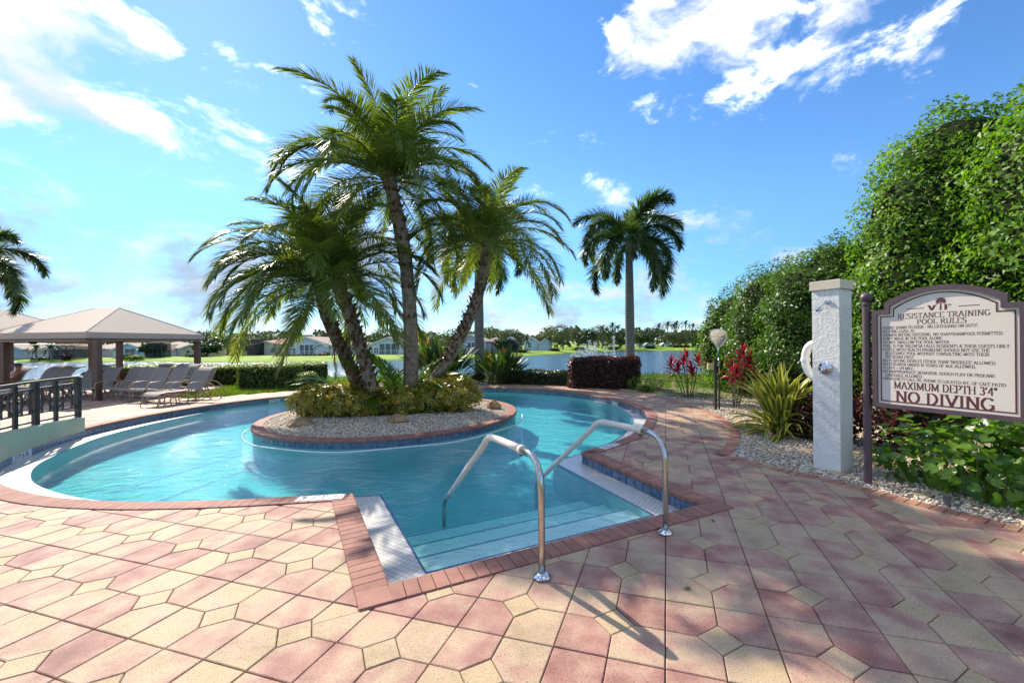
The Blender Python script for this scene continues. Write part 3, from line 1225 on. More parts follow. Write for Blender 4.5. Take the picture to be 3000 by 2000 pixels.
# capital letters as pen strokes in a box of height 1; 's' marks feet that carry a serif
GL = {
    'A': (.78, [[(.06, 0), (.39, 1), (.72, 0)], [(.18, .34), (.6, .34)]], [(.06, 0), (.72, 0)]),
    'B': (.68, [[(.14, 0), (.14, 1)], [(.14, 1), (.36, 1)] + arc(.36, .76, .2, .24, 90, -90, 8) + [(.14, .52)], [(.36, .52)] + arc(.36, .26, .25, .26, 90, -90, 8) + [(.14, 0)]], [(.14, 0), (.14, 1)]),
    'C': (.72, [arc(.4, .5, .33, .5, 42, 318, 18)], []),
    'D': (.78, [[(.14, 0), (.14, 1)], [(.14, 1), (.3, 1)] + arc(.3, .5, .38, .5, 90, -90, 14) + [(.14, 0)]], [(.14, 0), (.14, 1)]),
    'E': (.66, [[(.14, 0), (.14, 1)], [(.14, 1), (.6, 1), (.6, .86)], [(.14, .52), (.46, .52)], [(.14, 0), (.62, 0), (.62, .16)]], [(.14, 0), (.14, 1)]),
    'F': (.62, [[(.14, 0), (.14, 1)], [(.14, 1), (.58, 1), (.58, .86)], [(.14, .52), (.44, .52)]], [(.14, 0), (.14, 1)]),
    'G': (.78, [arc(.4, .5, .33, .5, 42, 330, 18), [(.66, .08), (.66, .42), (.48, .42)]], []),
    'H': (.82, [[(.14, 0), (.14, 1)], [(.68, 0), (.68, 1)], [(.14, .52), (.68, .52)]], [(.14, 0), (.14, 1), (.68, 0), (.68, 1)]),
    'I': (.36, [[(.18, 0), (.18, 1)]], [(.18, 0), (.18, 1)]),
    'J': (.5, [[(.34, 1), (.34, .2)] + arc(.2, .2, .14, .2, 0, -150, 8)], [(.34, 1)]),
    'K': (.76, [[(.14, 0), (.14, 1)], [(.64, 1), (.16, .46)], [(.3, .6), (.68, 0)]], [(.14, 0), (.14, 1), (.66, 0), (.64, 1)]),
    'L': (.62, [[(.14, 0), (.14, 1)], [(.14, 0), (.58, 0), (.58, .18)]], [(.14, 0), (.14, 1)]),
    'M': (.96, [[(.14, 0), (.14, 1)], [(.14, 1), (.48, .1), (.82, 1)], [(.82, 1), (.82, 0)]], [(.14, 0), (.82, 0), (.14, 1), (.82, 1)]),
    'N': (.82, [[(.14, 0), (.14, 1)], [(.14, 1), (.68, 0)], [(.68, 0), (.68, 1)]], [(.14, 0), (.14, 1), (.68, 1)]),
    'O': (.82, [arc(.41, .5, .33, .5, 0, 360, 22)], []),
    'P': (.66, [[(.14, 0), (.14, 1)], [(.14, 1), (.34, 1)] + arc(.34, .73, .24, .27, 90, -90, 8) + [(.14, .46)]], [(.14, 0), (.14, 1)]),
    'Q': (.82, [arc(.41, .5, .33, .5, 0, 360, 22), [(.44, .2), (.74, -.1)]], []),
    'R': (.74, [[(.14, 0), (.14, 1)], [(.14, 1), (.34, 1)] + arc(.34, .75, .22, .25, 90, -90, 8) + [(.14, .5)], [(.36, .5), (.66, 0)]], [(.14, 0), (.14, 1), (.66, 0)]),
    'S': (.6, [arc(.3, .75, .21, .25, 30, 250, 10) + arc(.3, .25, .23, .27, 75, -150, 10)], []),
    'T': (.7, [[(.35, 0), (.35, 1)], [(.05, .84), (.05, 1), (.65, 1), (.65, .84)]], [(.35, 0)]),
    'U': (.8, [[(.14, 1), (.14, .3)] + arc(.4, .3, .26, .3, 180, 360, 12) + [(.66, 1)]], [(.14, 1), (.66, 1)]),
    'V': (.76, [[(.06, 1), (.38, 0), (.7, 1)]], [(.06, 1), (.7, 1)]),
    'W': (1.02, [[(.06, 1), (.29, 0), (.51, .9), (.73, 0), (.96, 1)]], [(.06, 1), (.96, 1)]),
    'X': (.76, [[(.1, 1), (.66, 0)], [(.66, 1), (.1, 0)]], [(.1, 0), (.66, 0), (.1, 1), (.66, 1)]),
    'Y': (.74, [[(.06, 1), (.37, .48), (.68, 1)], [(.37, .48), (.37, 0)]], [(.06, 1), (.68, 1), (.37, 0)]),
    'Z': (.66, [[(.08, 1), (.58, 1), (.08, 0), (.6, 0)]], []),
    '0': (.6, [arc(.3, .5, .22, .5, 0, 360, 18)], []),
    '1': (.42, [[(.08, .8), (.22, 1), (.22, 0)]], [(.22, 0)]),
    '2': (.58, [arc(.28, .72, .2, .28, 160, -30, 9) + [(.06, 0), (.52, 0)]], []),
    '3': (.56, [arc(.26, .76, .19, .24, 150, -80, 9), arc(.26, .27, .22, .27, 85, -155, 9)], []),
    '4': (.6, [[(.42, 0), (.42, 1), (.05, .3), (.56, .3)]], []),
    '5': (.56, [[(.5, 1), (.14, 1), (.1, .56)] + arc(.27, .31, .22, .31, 110, -150, 10)], []),
    '6': (.58, [arc(.29, .3, .21, .3, 0, 360, 16), [(.08, .32)] + arc(.45, .35, .37, .62, 175, 100, 6)], []),
    '8': (.58, [arc(.29, .76, .18, .24, 0, 360, 14), arc(.29, .26, .22, .27, 0, 360, 14)], []),
    '9': (.58, [arc(.29, .7, .21, .3, 0, 360, 16), [(.5, .68)] + arc(.13, .65, .37, .62, -5, -80, 6)], []),
    '.': (.26, [[(.1, .0), (.1, .1)]], []), ',': (.26, [[(.12, .1), (.06, -.14)]], []), ':': (.28, [[(.12, .06), (.12, .16)], [(.12, .54), (.12, .64)]], []),
    '-': (.4, [[(.06, .38), (.34, .38)], [(.06, .34), (.34, .34)]], []), "'": (.22, [[(.11, 1), (.09, .72)]], []), '"': (.38, [[(.1, 1), (.08, .72)], [(.26, 1), (.24, .72)]], []),
    '?': (.54, [arc(.27, .76, .2, .24, 160, -40, 9) + [(.27, .42), (.27, .26)], [(.27, 0), (.27, .1)]], []),
    '&': (.86, [[(.74, .0), (.2, .72)] + arc(.36, .8, .17, .2, 190, -20, 8) + [(.12, .38)] + arc(.32, .22, .23, .23, 140, 330, 8) + [(.72, .5)]], []),
    '/': (.44, [[(.04, -.08), (.38, 1.05)]], []), '=': (.56, [[(.06, .56), (.5, .56)], [(.06, .5), (.5, .5)], [(.06, .3), (.5, .3)], [(.06, .24), (.5, .24)]], []),
    '*': (.34, [[(.06, .4), (.24, .4)], [(.06, .46), (.24, .46)], [(.06, .52), (.24, .52)]], []), ' ': (.34, [], []),
}
GL['`'] = (GL['E'][0], GL['E'][1] + [[(.3, 1.1), (.46, 1.24)]], GL['E'][2])


def text_width(txt, h, track=.02):
    return sum(GL[c][0] + track for c in txt) * h


def text_mesh(mb, txt, x, y, h, sx=1.0, thick=.17, thin=.07, serif=True, track=.02, z0=0.0, left=True):
    """flat letters in the xy plane, each pen stroke a hair above the last"""
    k = 0
    for ch in txt:
        w, strokes, feet = GL[ch]
        for s in strokes:
            for a, b in zip(s[:-1], s[1:]):
                d = np.array(b) - a
                L = np.linalg.norm(d)
                if L < 1e-6:
                    continue
                d /= L
                wd = abs(d[0]) * thin + abs(d[1]) * thick
                e = min(thin * .45, .03)
                n = np.array((-d[1], d[0])) * wd / 2
                a_, b_ = np.array(a) - d * e, np.array(b) + d * e
                q = [a_ - n, b_ - n, b_ + n, a_ + n]
                z = z0 + 2e-5 * (k % 7)
                k += 1
                mb.add([(x + p[0] * h * sx, y + p[1] * h, z) for p in q], [(0, 1, 2, 3)])
        if serif:
            for fx, fy in feet:
                q = [(fx - .15, fy - thin * .5), (fx + .15, fy - thin * .5), (fx + .15, fy + thin * .5), (fx - .15, fy + thin * .5)]
                z = z0 + 1.6e-4 + 2e-5 * (k % 5)
                k += 1
                mb.add([(x + p[0] * h * sx, y + p[1] * h, z) for p in q], [(0, 1, 2, 3)])
        x += (w + track) * h * sx
    return mb


# ------------------------------------------------------------------ shared materials
MAT['steel'] = mat_basic('polished_steel', [(.42, .40, .38), (.58, .56, .54)], .22, 30, metal=1.0)
MAT['rail_wrap'] = mat_basic('rail_wrap', [(.62, .56, .48), (.70, .65, .57)], .6, 8)
MAT['chrome'] = mat_basic('chrome', (.65, .66, .68), .08, metal=1.0)
MAT['bronze'] = mat_basic('dark_bronze_rail', [(.028, .022, .022), (.045, .036, .034)], .45, 12)
MAT['stucco_cream'] = mat_basic('cream_stucco', [(.52, .47, .34), (.60, .55, .41)], .85, 3, bump=.35, bscale=90, bdist=.004)
MAT['cap'] = mat_basic('column_cap', [(.70, .58, .43), (.75, .63, .48)], .8, 5, bump=.3, bscale=60)
MAT['sign_frame'] = mat_basic('sign_frame', [(.085, .050, .058), (.11, .068, .074)], .45, 6)
MAT['sign_face'] = mat_basic('sign_face', [(.74, .64, .53), (.78, .68, .57)], .5, 4)
MAT['sign_ink'] = mat_basic('sign_ink', (.12, .022, .025), .5)
MAT['canvas'] = mat_leaf('tan_canvas', [(.68, .56, .45), (.72, .60, .49)], None, .22, (1.0, .92, .8), .8, .2)
MAT['post'] = mat_basic('brown_post', [(.115, .062, .042), (.15, .085, .058)], .5, 5)
MAT['sling'] = mat_basic('grey_sling', [(.22, .19, .17), (.27, .235, .21)], .8, 20, random_obj=.3, spec=.2)
MAT['chair_frame'] = mat_basic('tan_chair_frame', [(.34, .25, .165), (.40, .30, .2)], .4, 6)
MAT['skin'] = mat_basic('skin', [(.36, .17, .10), (.44, .22, .14)], .5, 20)
MAT['cap_blue'] = mat_basic('blue_cap', (.05, .075, .14), .8)
MAT['shorts'] = mat_basic('dark_shorts', (.03, .04, .07), .8)
MAT['black_metal'] = mat_basic('black_metal', (.02, .02, .022), .45)
MAT['dark_green'] = mat_basic('dark_green_metal', (.02, .05, .035), .45)
MAT['teal'] = mat_basic('teal_plastic', (.03, .22, .25), .4)
MAT['sponge'] = mat_basic('yellow_sponge', (.50, .42, .22), .9, 30, bump=.6, bscale=90)
MAT['pvc'] = mat_basic('white_pvc', (.74, .73, .70), .3)
MAT['rock'] = mat_basic('tan_rock', [(.20, .12, .06), (.34, .21, .10), (.42, .30, .17)], .85, 6, bump=.9, bscale=14, bdist=.03)


def mat_stucco():
    m, nt, out = newmat('knockdown_stucco')
    v = obj_vec(nt)
    n = noise(nt, 11, 6, .62, v, None, 1.6)
    r = ramp(nt, [(0, 0, 0), (1, 1, 1)], [.46, .54])
    nt.links.new(n.outputs['Fac'], r.inputs[0])
    b = nt.nodes.new('ShaderNodeBsdfPrincipled')
    b.inputs['Base Color'].default_value = (.82, .78, .72, 1)
    b.inputs['Roughness'].default_value = .85
    bp = nt.nodes.new('ShaderNodeBump')
    bp.inputs['Strength'].default_value = .7
    bp.inputs['Distance'].default_value = .006
    nt.links.new(r.outputs[0], bp.inputs['Height'])
    nt.links.new(bp.outputs[0], b.inputs['Normal'])
    nt.links.new(b.outputs[0], out.inputs['Surface'])
    return m


MAT['stucco'] = mat_stucco()


def net_mat(name, col, alpha):
    m, nt, out = newmat(name)
    d = nt.nodes.new('ShaderNodeBsdfDiffuse')
    d.inputs['Color'].default_value = (*col, 1)
    t2 = nt.nodes.new('ShaderNodeBsdfTranslucent')
    t2.inputs['Color'].default_value = (*col, 1)
    m2 = nt.nodes.new('ShaderNodeMixShader')
    m2.inputs[0].default_value = .5
    nt.links.new(d.outputs[0], m2.inputs[1])
    nt.links.new(t2.outputs[0], m2.inputs[2])
    t = nt.nodes.new('ShaderNodeBsdfTransparent')
    mx = nt.nodes.new('ShaderNodeMixShader')
    mx.inputs[0].default_value = alpha
    nt.links.new(t.outputs[0], mx.inputs[1])
    nt.links.new(m2.outputs[0], mx.inputs[2])
    nt.links.new(mx.outputs[0], out.inputs['Surface'])
    return m


MAT['net'] = net_mat('net_mesh', (.55, .52, .42), .72)

# ------------------------------------------------------------------ bridge kerb and railing
KP = ARC[BR0:BR1 + 1]
KN = ARCN[BR0:BR1 + 1]
nk = len(KP)
top = np.interp(np.arange(nk), [0, nk - 1], [.47, .255])
V = []
for p, n, z in zip(KP, KN, top):
    a, b = p + n * -.015, p + n * .2
    V += [(a[0], a[1], -.045), (a[0], a[1], z - .015), (a[0] + n[0] * .015, a[1] + n[1] * .015, z), (b[0], b[1], z), (b[0], b[1], -.045)]
F = [(i * 5 + k, i * 5 + (k + 1) % 5, (i + 1) * 5 + (k + 1) % 5, (i + 1) * 5 + k) for i in range(nk - 1) for k in range(5)]
me = bpy.data.meshes.new('bridge_kerb')
me.from_pydata(V, [], F + [(4, 3, 2, 1, 0), tuple((nk - 1) * 5 + k for k in range(5))])
me.materials.append(MAT['stucco_cream'])
me.update()
o = ob('bridge_kerb', me)
tag(o, 'curved cream stucco kerb wall below the dark railing', 'wall')

rail = thing('bridge_railing', 'dark bronze metal railing with crossed bars on the cream kerb wall', 'railing', (KP[-1][0], KP[-1][1], .25))
inv = Vector((-KP[-1][0], -KP[-1][1], -.25))
RP = resample(KP + KN * .10, .62)[::-1]
RN = normals2(RP)


def rz_(k, t=0.0):
    """base height of the railing along the kerb"""
    s = (k + t) / max(1, len(RP) - 1)
    return .255 + (.47 - .255) * s


def rpt(k, t, z):
    a = RP[k]
    b = RP[min(k + 1, len(RP) - 1)]
    p = a + (b - a) * t
    return Vector((p[0], p[1], z)) + inv


ZT = 1.115
for k in range(len(RP)):
    zb = rz_(k)
    big = .075 if k % 2 == 0 else .05
    MB().bar(rpt(k, 0, zb - .02), rpt(k, 0, ZT), big).build('post', MAT['bronze'], rail)
    if k == len(RP) - 1:
        break
    for z0, z1, w in ((ZT, ZT, .045), (ZT - .13, ZT - .13, .03), (rz_(k) + .22, rz_(k, 1) + .22, .03), (rz_(k) + .06, rz_(k, 1) + .06, .03)):
        MB().bar(rpt(k, 0, z0), rpt(k, 1, z1), w).build('horizontal_bar', MAT['bronze'], rail)
    za, zb_ = rz_(k) + .22, rz_(k, 1) + .22
    MB().bar(rpt(k, .06, za), rpt(k, .94, ZT - .13), .026).build('diagonal_bar', MAT['bronze'], rail)
    MB().bar(rpt(k, .06, ZT - .13), rpt(k, .94, zb_), .026).build('diagonal_bar', MAT['bronze'], rail)
    MB().bar(rpt(k, .3, za), rpt(k, .3, ZT - .13), .024).build('baluster', MAT['bronze'], rail)
    MB().bar(rpt(k, .7, za), rpt(k, .7, ZT - .13), .024).build('baluster', MAT['bronze'], rail)

# ------------------------------------------------------------------ entry handrails
DIRP = Vector((-.515, .857, 0)).normalized()


def handrail(base, label):
    t = thing('handrail', label, 'handrail', base, 0, 'grab rails of the pool entry')

    def P(s, z):
        return DIRP * s + Vector((0, 0, z))
    post = [P(0, 0), P(0, .2), P(0, .45), P(0, .66), P(.012, .74), P(.045, .81), P(.10, .862), P(.17, .885), P(.31, .886)]
    steel = MB().tube(post, .0255, 16).build('steel_post', MAT['steel'], t, True)
    wrapped = [P(.305, .886), P(.5, .884), P(.75, .879), P(.9, .872), P(.97, .855), P(1.03, .82), P(1.08, .77), P(1.4, .53), P(1.8, .23), P(2.1, .0), P(2.2, -.07)]
    MB().tube(wrapped, .0315, 16).build('wrapped_rail', MAT['rail_wrap'], t, True)
    low_ = [P(2.19, -.065), P(2.3, -.15), P(2.36, -.22), P(2.38, -.3), P(2.38, -.72)]
    MB().tube(low_, .024, 12).build('lower_leg', MAT['steel'], t, True)
    MB().tube([P(.285, .886), P(.325, .886)], .0365, 16).build('collar', MAT['rail_wrap'], t, True)
    MB().box(P(.32, .85), (.02, .02, .03)).build('clamp_screw', MAT['black_metal'], t)
    fl = MB().lathe([(.064, .001), (.066, .012), (.05, .026), (.034, .036), (.026, .04)], n=24).build('base_flange', MAT['chrome'], t)
    smooth_by_angle(fl, 35)
    return t


handrail((-.035, 3.11, .002), 'nearer steel handrail with wrapped sloping grip at the pool steps')
handrail((1.09, 3.805, .002), 'farther steel handrail with wrapped grip, beside the right corner of the steps')

# ------------------------------------------------------------------ shower column
cdir = Vector((.53, -.848, 0)).normalized()          # along the broad face
cn = Vector((-cdir.y * -1, cdir.x * -1, 0))           # face normal, towards the pool
cn = Vector((cdir.y, -cdir.x, 0)).normalized()
c0 = Vector((3.724, 5.80, 0))
ca = math.atan2(cdir.y, cdir.x)
WCOL = .335
sh = thing('shower_column', 'white stucco outdoor shower column with tan cap and chrome fittings', 'shower column', c0 + cdir * WCOL / 2 - cn * .18, ca)
# local frame: x along the face, -y out of the face
yo = -.18
body = MB().box((0, 0, 1.2), (WCOL, .36, 2.46)).build('column', MAT['stucco'], sh)
cap_ = MB().prism([(-WCOL / 2 - .022, -.202), (WCOL / 2 + .022, -.202), (WCOL / 2 + .022, .202), (-WCOL / 2 - .022, .202)], 2.43, 2.55, None, .006).build('cap', MAT['cap'], sh)
hx = .0
head = MB()
head.tube([(hx + .03, yo, 2.26), (hx + .03, yo - .05, 2.255), (hx + .0, yo - .10, 2.20), (hx - .015, yo - .125, 2.17)], .011, 10)
smooth_by_angle(head.build('shower_arm', MAT['chrome'], sh), 40)
M = Matrix.Rotation(R(150), 3, 'X') @ Matrix.Rotation(R(0), 3, 'Y')
hd = MB().lathe([(.012, -.02), (.02, 0), (.034, .03), (.038, .05), (.03, .054)], (hx - .015, yo - .12, 2.18), 18, M)
smooth_by_angle(hd.build('shower_head', MAT['chrome'], sh), 40)
M = Matrix.Rotation(R(90), 3, 'X')
smooth_by_angle(MB().lathe([(.034, 0), (.032, .012), (.018, .018)], (hx + .03, yo - .0, 2.26), 18, M).build('arm_flange', MAT['chrome'], sh), 40)
vx, vz = -.005, 1.365
smooth_by_angle(MB().lathe([(.088, 0), (.085, .012), (.06, .022), (.036, .03), (.034, .06), (.028, .068)], (vx, yo, vz), 28, M).build('valve_plate', MAT['chrome'], sh), 40)
smooth_by_angle(MB().tube([(vx, yo - .06, vz), (vx - .012, yo - .085, vz - .03), (vx - .03, yo - .09, vz - .075)], [.016, .012, .009], 10).build('valve_handle', MAT['chrome'], sh), 40)
# pvc bow on the pool-side edge
bow = [(-WCOL / 2 + .02, -.02, 1.70), (-WCOL / 2 - .06, -.02, 1.695), (-WCOL / 2 - .13, -.02, 1.64), (-WCOL / 2 - .165, -.02, 1.54), (-WCOL / 2 - .17, -.02, 1.47), (-WCOL / 2 - .165, -.02, 1.40),
       (-WCOL / 2 - .13, -.02, 1.30), (-WCOL / 2 - .06, -.02, 1.225), (-WCOL / 2 + .02, -.02, 1.20)]
bow = [(a, b, c) for (a, c, b) in [(p[0], p[2], p[1]) for p in catmull([np.array(p) for p in bow], 4)]]
smooth_by_angle(MB().tube(bow, .055, 16).build('pvc_bow', MAT['pvc'], sh), 50)
smooth_by_angle(MB().tube([(-WCOL / 2 - .17, -.02, 1.44), (-WCOL / 2 - .17, -.02, 1.49)], .064, 16).build('pvc_coupling', MAT['pvc'], sh), 50)

# ------------------------------------------------------------------ rules sign
sd = Vector((.48, -.877, 0)).normalized()
sa = math.atan2(sd.y, sd.x)
s0 = Vector((3.945, 5.11, 0))
sg = thing('rules_sign', 'cream pool rules sign board in a plum frame beside the shower column', 'sign', s0, sa)
SW, SH, ZB = 1.25, 1.15, .945                          # board width, height at the shoulders, bottom
XL = .075


def board(inset, n=14, arch=.235):
    x0, x1, z0, zs = XL + inset, XL + SW - inset, ZB + inset, ZB + SH - inset
    a0, a1 = XL + .125 + inset, XL + SW - .125 - inset
    pts = [(x0, z0), (x1, z0), (x1, zs), (a1, zs), (a1, zs + .085)]
    xm = (a0 + a1) / 2
    for k in range(1, n):
        t = k / n
        pts.append((a1 + (a0 - a1) * t, zs + .085 + (arch - .085) * (1 - (2 * t - 1) ** 2)))
    pts += [(a0, zs + .085), (a0, zs), (x0, zs)]
    return pts


def ring_mesh(outer, inner, y0, y1):
    """frame between two outlines with the same number of points, from depth y0 (front) to y1 (back)"""
    n = len(outer)
    V = [(p[0], y0, p[1]) for p in outer] + [(p[0], y0, p[1]) for p in inner] + [(p[0], y1, p[1]) for p in outer] + [(p[0], y1, p[1]) for p in inner]
    F = []
    for i in range(n):
        j = (i + 1) % n
        F += [(i, j, n + j, n + i), (2 * n + i, 3 * n + i, 3 * n + j, 2 * n + j), (i, 2 * n + i, 2 * n + j, j), (n + i, n + j, 3 * n + j, 3 * n + i)]
    return MB().add(V, F)


# outward face looks along local -y
o1 = board(0)
n_ = len(o1)
pan = MB()
v0 = len(o1)
pan.add([(p[0], -.012, p[1]) for p in board(.02)] + [(p[0], .02, p[1]) for p in board(.02)],
        [tuple(range(n_)), tuple(range(2 * n_ - 1, n_ - 1, -1))] + [(i, n_ + i, n_ + (i + 1) % n_, (i + 1) % n_) for i in range(n_)])
pan.build('panel', MAT['sign_face'], sg)
ring_mesh(board(0), board(.048), -.04, .035).build('frame', MAT['sign_frame'], sg)
ring_mesh(board(.074), board(.086), -.0145, -.011).build('printed_border', MAT['sign_ink'], sg)
for px in (0.0, XL * 2 + SW):
    p = MB().tube([(px, 0, -.05), (px, 0, 2.16)], .042, 20)
    smooth_by_angle(p.build('post', MAT['sign_frame'], sg), 40)
    f = MB().lathe([(.045, 2.155), (.05, 2.165), (.05, 2.185), (.03, 2.195), (.03, 2.205)] + [(.062 * math.sin(a), 2.26 - .062 * math.cos(a)) for a in np.linspace(.5, PI - .02, 10)], (px, 0, 0), 20)
    smooth_by_angle(f.build('ball_finial', MAT['sign_frame'], sg), 40)
txt = MB()
X0 = XL + .118
XC = XL + SW / 2


def line(t, x, z, h, width=None, sx=1.1, track=.02, mb=None, **kw):
    w0 = text_width(t, h, track)
    if width:
        sx = width / w0
        x = XC - width / 2 if x is None else x
    text_mesh(txt if mb is None else mb, t, x, z, h, sx, track=track, **kw)


SMALL = [('*HOURS: DAWN TO DUSK - NO LIFEGUARD ON DUTY.', 0), ('*BATHING LOAD: 25', 0), ('*SHOWER BEFORE ENTERING. NO SOAP/SHAMPOOS PERMITTED.', 0), ("*DON'T WALK IN THE POOL ALONE.", 0),
         ('*DO NOT SWALLOW THE POOL WATER.', 0), ('*POOL IS FOR VALENCIA FALLS RESIDENTS & THEIR GUESTS ONLY.', 0), ('*PEOPLE WITH HEALTH PROBLEMS SHOULD NOT USE THE', 0),
         ('RESISTANCE POOL WITHOUT CONSULTING WITH THEIR', 1), ('PHYSICIAN FIRST.', 1), ('*NO FLOATING DEVICES OTHER THAN "NOODLES" ALLOWED.', 0), ('*NO CHILDREN UNDER 16 YEARS OF AGE ALLOWED.', 0),
         ('*14 LAPS = 1/4 MILE.', 0), ('*NO INAPPROPRIATE BEHAVIOR, ROUGH PLAY OR PROFANE', 0), ('LANGUAGE ALLOWED.', 1), ('*EMERGENCY? CALL 911. PHONE IS LOCATED N.E. OF CAF` PATIO', 0)]
line('RESISTANCE TRAINING', None, 1.981, .056, .76, track=.05, thick=.14, thin=.06)
line('POOL RULES', None, 1.914, .053, .41, track=.05, thick=.14, thin=.06)
zz = 1.868
SXS = 1.05 / text_width(SMALL[5][0], .0305, .02)
for t, ind in SMALL:
    line(t, X0 - .03 + ind * .03, zz, .0305, None, SXS, thick=.15, thin=.06)
    zz -= .0425
line("MAXIMUM DEPTH 3'4\"", None, 1.177, .079, .845, thick=.16, thin=.06)
big = MB()
line('NO DIVING', None, 1.03, .118, .815, track=.03, mb=big, thick=.165, thin=.06)


def stand(mb, y):
    """turn flat xy lettering upright, facing local -y"""
    out = MB()
    out.add([(p[0], y - p[2], p[1]) for p in mb.v], mb.f)
    return out


tag(stand(txt, -.0125).build('rules_lettering', MAT['sign_ink'], sg), kind='stuff')
tag(stand(big, -.0125).build('large_lettering', MAT['sign_ink'], sg), kind='stuff')
# emblem: two letters with a small palm between rules
em = MB()
text_mesh(em, 'V', XC - .105, 2.062, .052, 1.5, thick=.26, thin=.12)
text_mesh(em, 'F', XC + .028, 2.062, .052, 1.5, thick=.26, thin=.12)
for a, b in ((XC - .30, XC - .14), (XC + .14, XC + .30)):
    em.add([(a, 2.085, 0), (b, 2.085, 0), (b, 2.093, 0), (a, 2.093, 0)], [(0, 1, 2, 3)])
tx = XC
em.add([(tx - .012, 2.06, 3e-4), (tx + .004, 2.06, 3e-4), (tx + .006, 2.15, 3e-4), (tx - .003, 2.15, 3e-4)], [(0, 1, 2, 3)])
for k in range(11):
    a = R(-35 + 25 * k)
    p0 = np.array((tx, 2.155))
    d = np.array((math.cos(a), math.sin(a)))
    n = np.array((-d[1], d[0])) * .009
    m_ = p0 + d * .03
    e = p0 + d * .05 + np.array((0, -.008))
    z = 4e-4 + 2e-5 * k
    em.add([(p0[0], p0[1], z), (m_[0] - n[0], m_[1] - n[1], z), (e[0], e[1], z), (m_[0] + n[0], m_[1] + n[1], z)], [(0, 1, 2, 3)])
tag(stand(em, -.0125).build('palm_emblem', MAT['sign_ink'], sg), kind='stuff')

# ------------------------------------------------------------------ depth markers
def marker(name, txt_, label, p, n, flat, L=.6, W_=.15, nodive=False, group='pool depth markers', zc=-.106, flip=False):
    """white tile strip with black characters; flat ones lie on the coping, others face the water"""
    a = math.atan2(n[1], n[0])
    t = thing(name, label, 'depth marker', (p[0], p[1], .0145 if flat else zc), a + (PI / 2 if flip else -PI / 2), group)
    plate = MB()
    lett = MB()
    h = W_ * .68
    if flat:
        plate.prism([(-L / 2, -W_ / 2), (L / 2, -W_ / 2), (L / 2, W_ / 2), (-L / 2, W_ / 2)], -.01, .001, None, .002)
        x = -L / 2 + .03
        text_mesh(lett, txt_, x, -h / 2, h, 1.1, thick=.17, thin=.15, serif=False, track=.1, z0=.0014)
        if nodive:
            cx2 = L / 2 - .085
            pr = arc(cx2, 0, .06, .05, 0, 360, 22)
            for a_, b_ in zip(pr[:-1], pr[1:]):
                lett.add([(a_[0], a_[1], .0015), (b_[0], b_[1], .0015), (cx2 + (b_[0] - cx2) * .8, b_[1] * .8, .0015), (cx2 + (a_[0] - cx2) * .8, a_[1] * .8, .0015)], [(0, 1, 2, 3)])
            lett.add([(cx2 - .045, .028, .0017), (cx2 - .035, .036, .0017), (cx2 + .045, -.028, .0017), (cx2 + .035, -.036, .0017)], [(3, 2, 1, 0)])
            lett.add([(cx2 - .03, -.02, .0016), (cx2 + .02, .01, .0016), (cx2 + .015, .022, .0016), (cx2 - .036, -.008, .0016)], [(0, 1, 2, 3)])
        plate.build('tile', MAT['white_marker'], t)
        tag(lett.build('lettering', MAT['black_print'], t), kind='stuff')
    else:
        # local -y looks at the water
        plate.box((0, -.012, 0), (L, .006, W_))
        plate.build('tile', MAT['white_marker'], t)
        wdt = text_width(txt_, h, .08) * 1.0
        text_mesh(lett, txt_, -wdt / 2, -h / 2, h, 1.0, thick=.17, thin=.15, serif=False, track=.08)
        tag(stand(lett, -.0155).build('lettering', MAT['black_print'], t), kind='stuff')
    return t


def arc_at(x, y):
    k = int(np.argmin(((ARC - (x, y)) ** 2).sum(1)))
    return ARC[k], ARCN[k]


p, n = arc_at(-2.62, 4.83)
marker('depth_marker', '3 FT', 'white 3 FT no-diving depth marker on the near left coping beside the entry bay', p + n * .10, -n, True, .50, .15, True)
p, n = arc_at(1.0, 7.02)
marker('depth_marker', '3 FT', 'white 3 FT depth marker on the right coping behind the farther handrail', p + n * .11, n, True, .44, .15, True)
p, n = arc_at(-8.98, 14.0)
marker('depth_marker', '3 FT 6 IN', 'white 3 FT 6 IN depth marker in the far tile band left of the island', p, n, False, .80, .118)
p, n = arc_at(2.12, 12.6)
marker('depth_marker', '3 FT 3 IN', 'white 3 FT 3 IN depth marker in the far right tile band', p, n, False, .62, .118)
p, n = arc_at(-9.0, 7.15)
marker('depth_marker', '3 FT 6 IN', 'white 3 FT 6 IN depth marker below the cream kerb wall', p, n, False, .62, .118)

# ------------------------------------------------------------------ pool net and its stand
nt_t = thing('pool_net', 'leaf skimmer net on a pole propped upright by the gravel bed', 'pool net', (4.47, 10.7, -.02))
MB().tube([(0, 0, .02), (0, 0, .9)], .021, 10).build('pole', MAT['dark_green'], nt_t, True)
MB().tube([(0, 0, .9), (0, 0, 1.36)], .016, 10).build('upper_pole', MAT['steel'], nt_t, True)
MB().tube([(0, 0, 1.34), (0, 0, 1.62)], .02, 10).build('teal_sleeve', MAT['teal'], nt_t, True)
hoop = [(.045, 1.62), (.12, 1.70), (.19, 1.80), (.215, 1.90), (.20, 1.99), (.13, 2.05), (0, 2.065), (-.13, 2.05), (-.20, 1.99), (-.215, 1.90), (-.19, 1.80), (-.12, 1.70), (-.045, 1.62)]
hp = catmull([np.array(q) for q in hoop + [hoop[0]]], 4)
MB().tube([(q[0], 0, q[1]) for q in hp], .011, 8).build('hoop', MAT['rail_wrap'], nt_t, True)
V, F = [], []
nh = len(hp) - 1
for ring, dpt in ((1, 0), (.8, .05), (.5, .085), (.2, .1)):
    for q in hp[:nh]:
        V.append((q[0] * ring, dpt + .008 * math.sin(q[1] * 40 + q[0] * 31), 1.87 + (q[1] - 1.87) * ring))
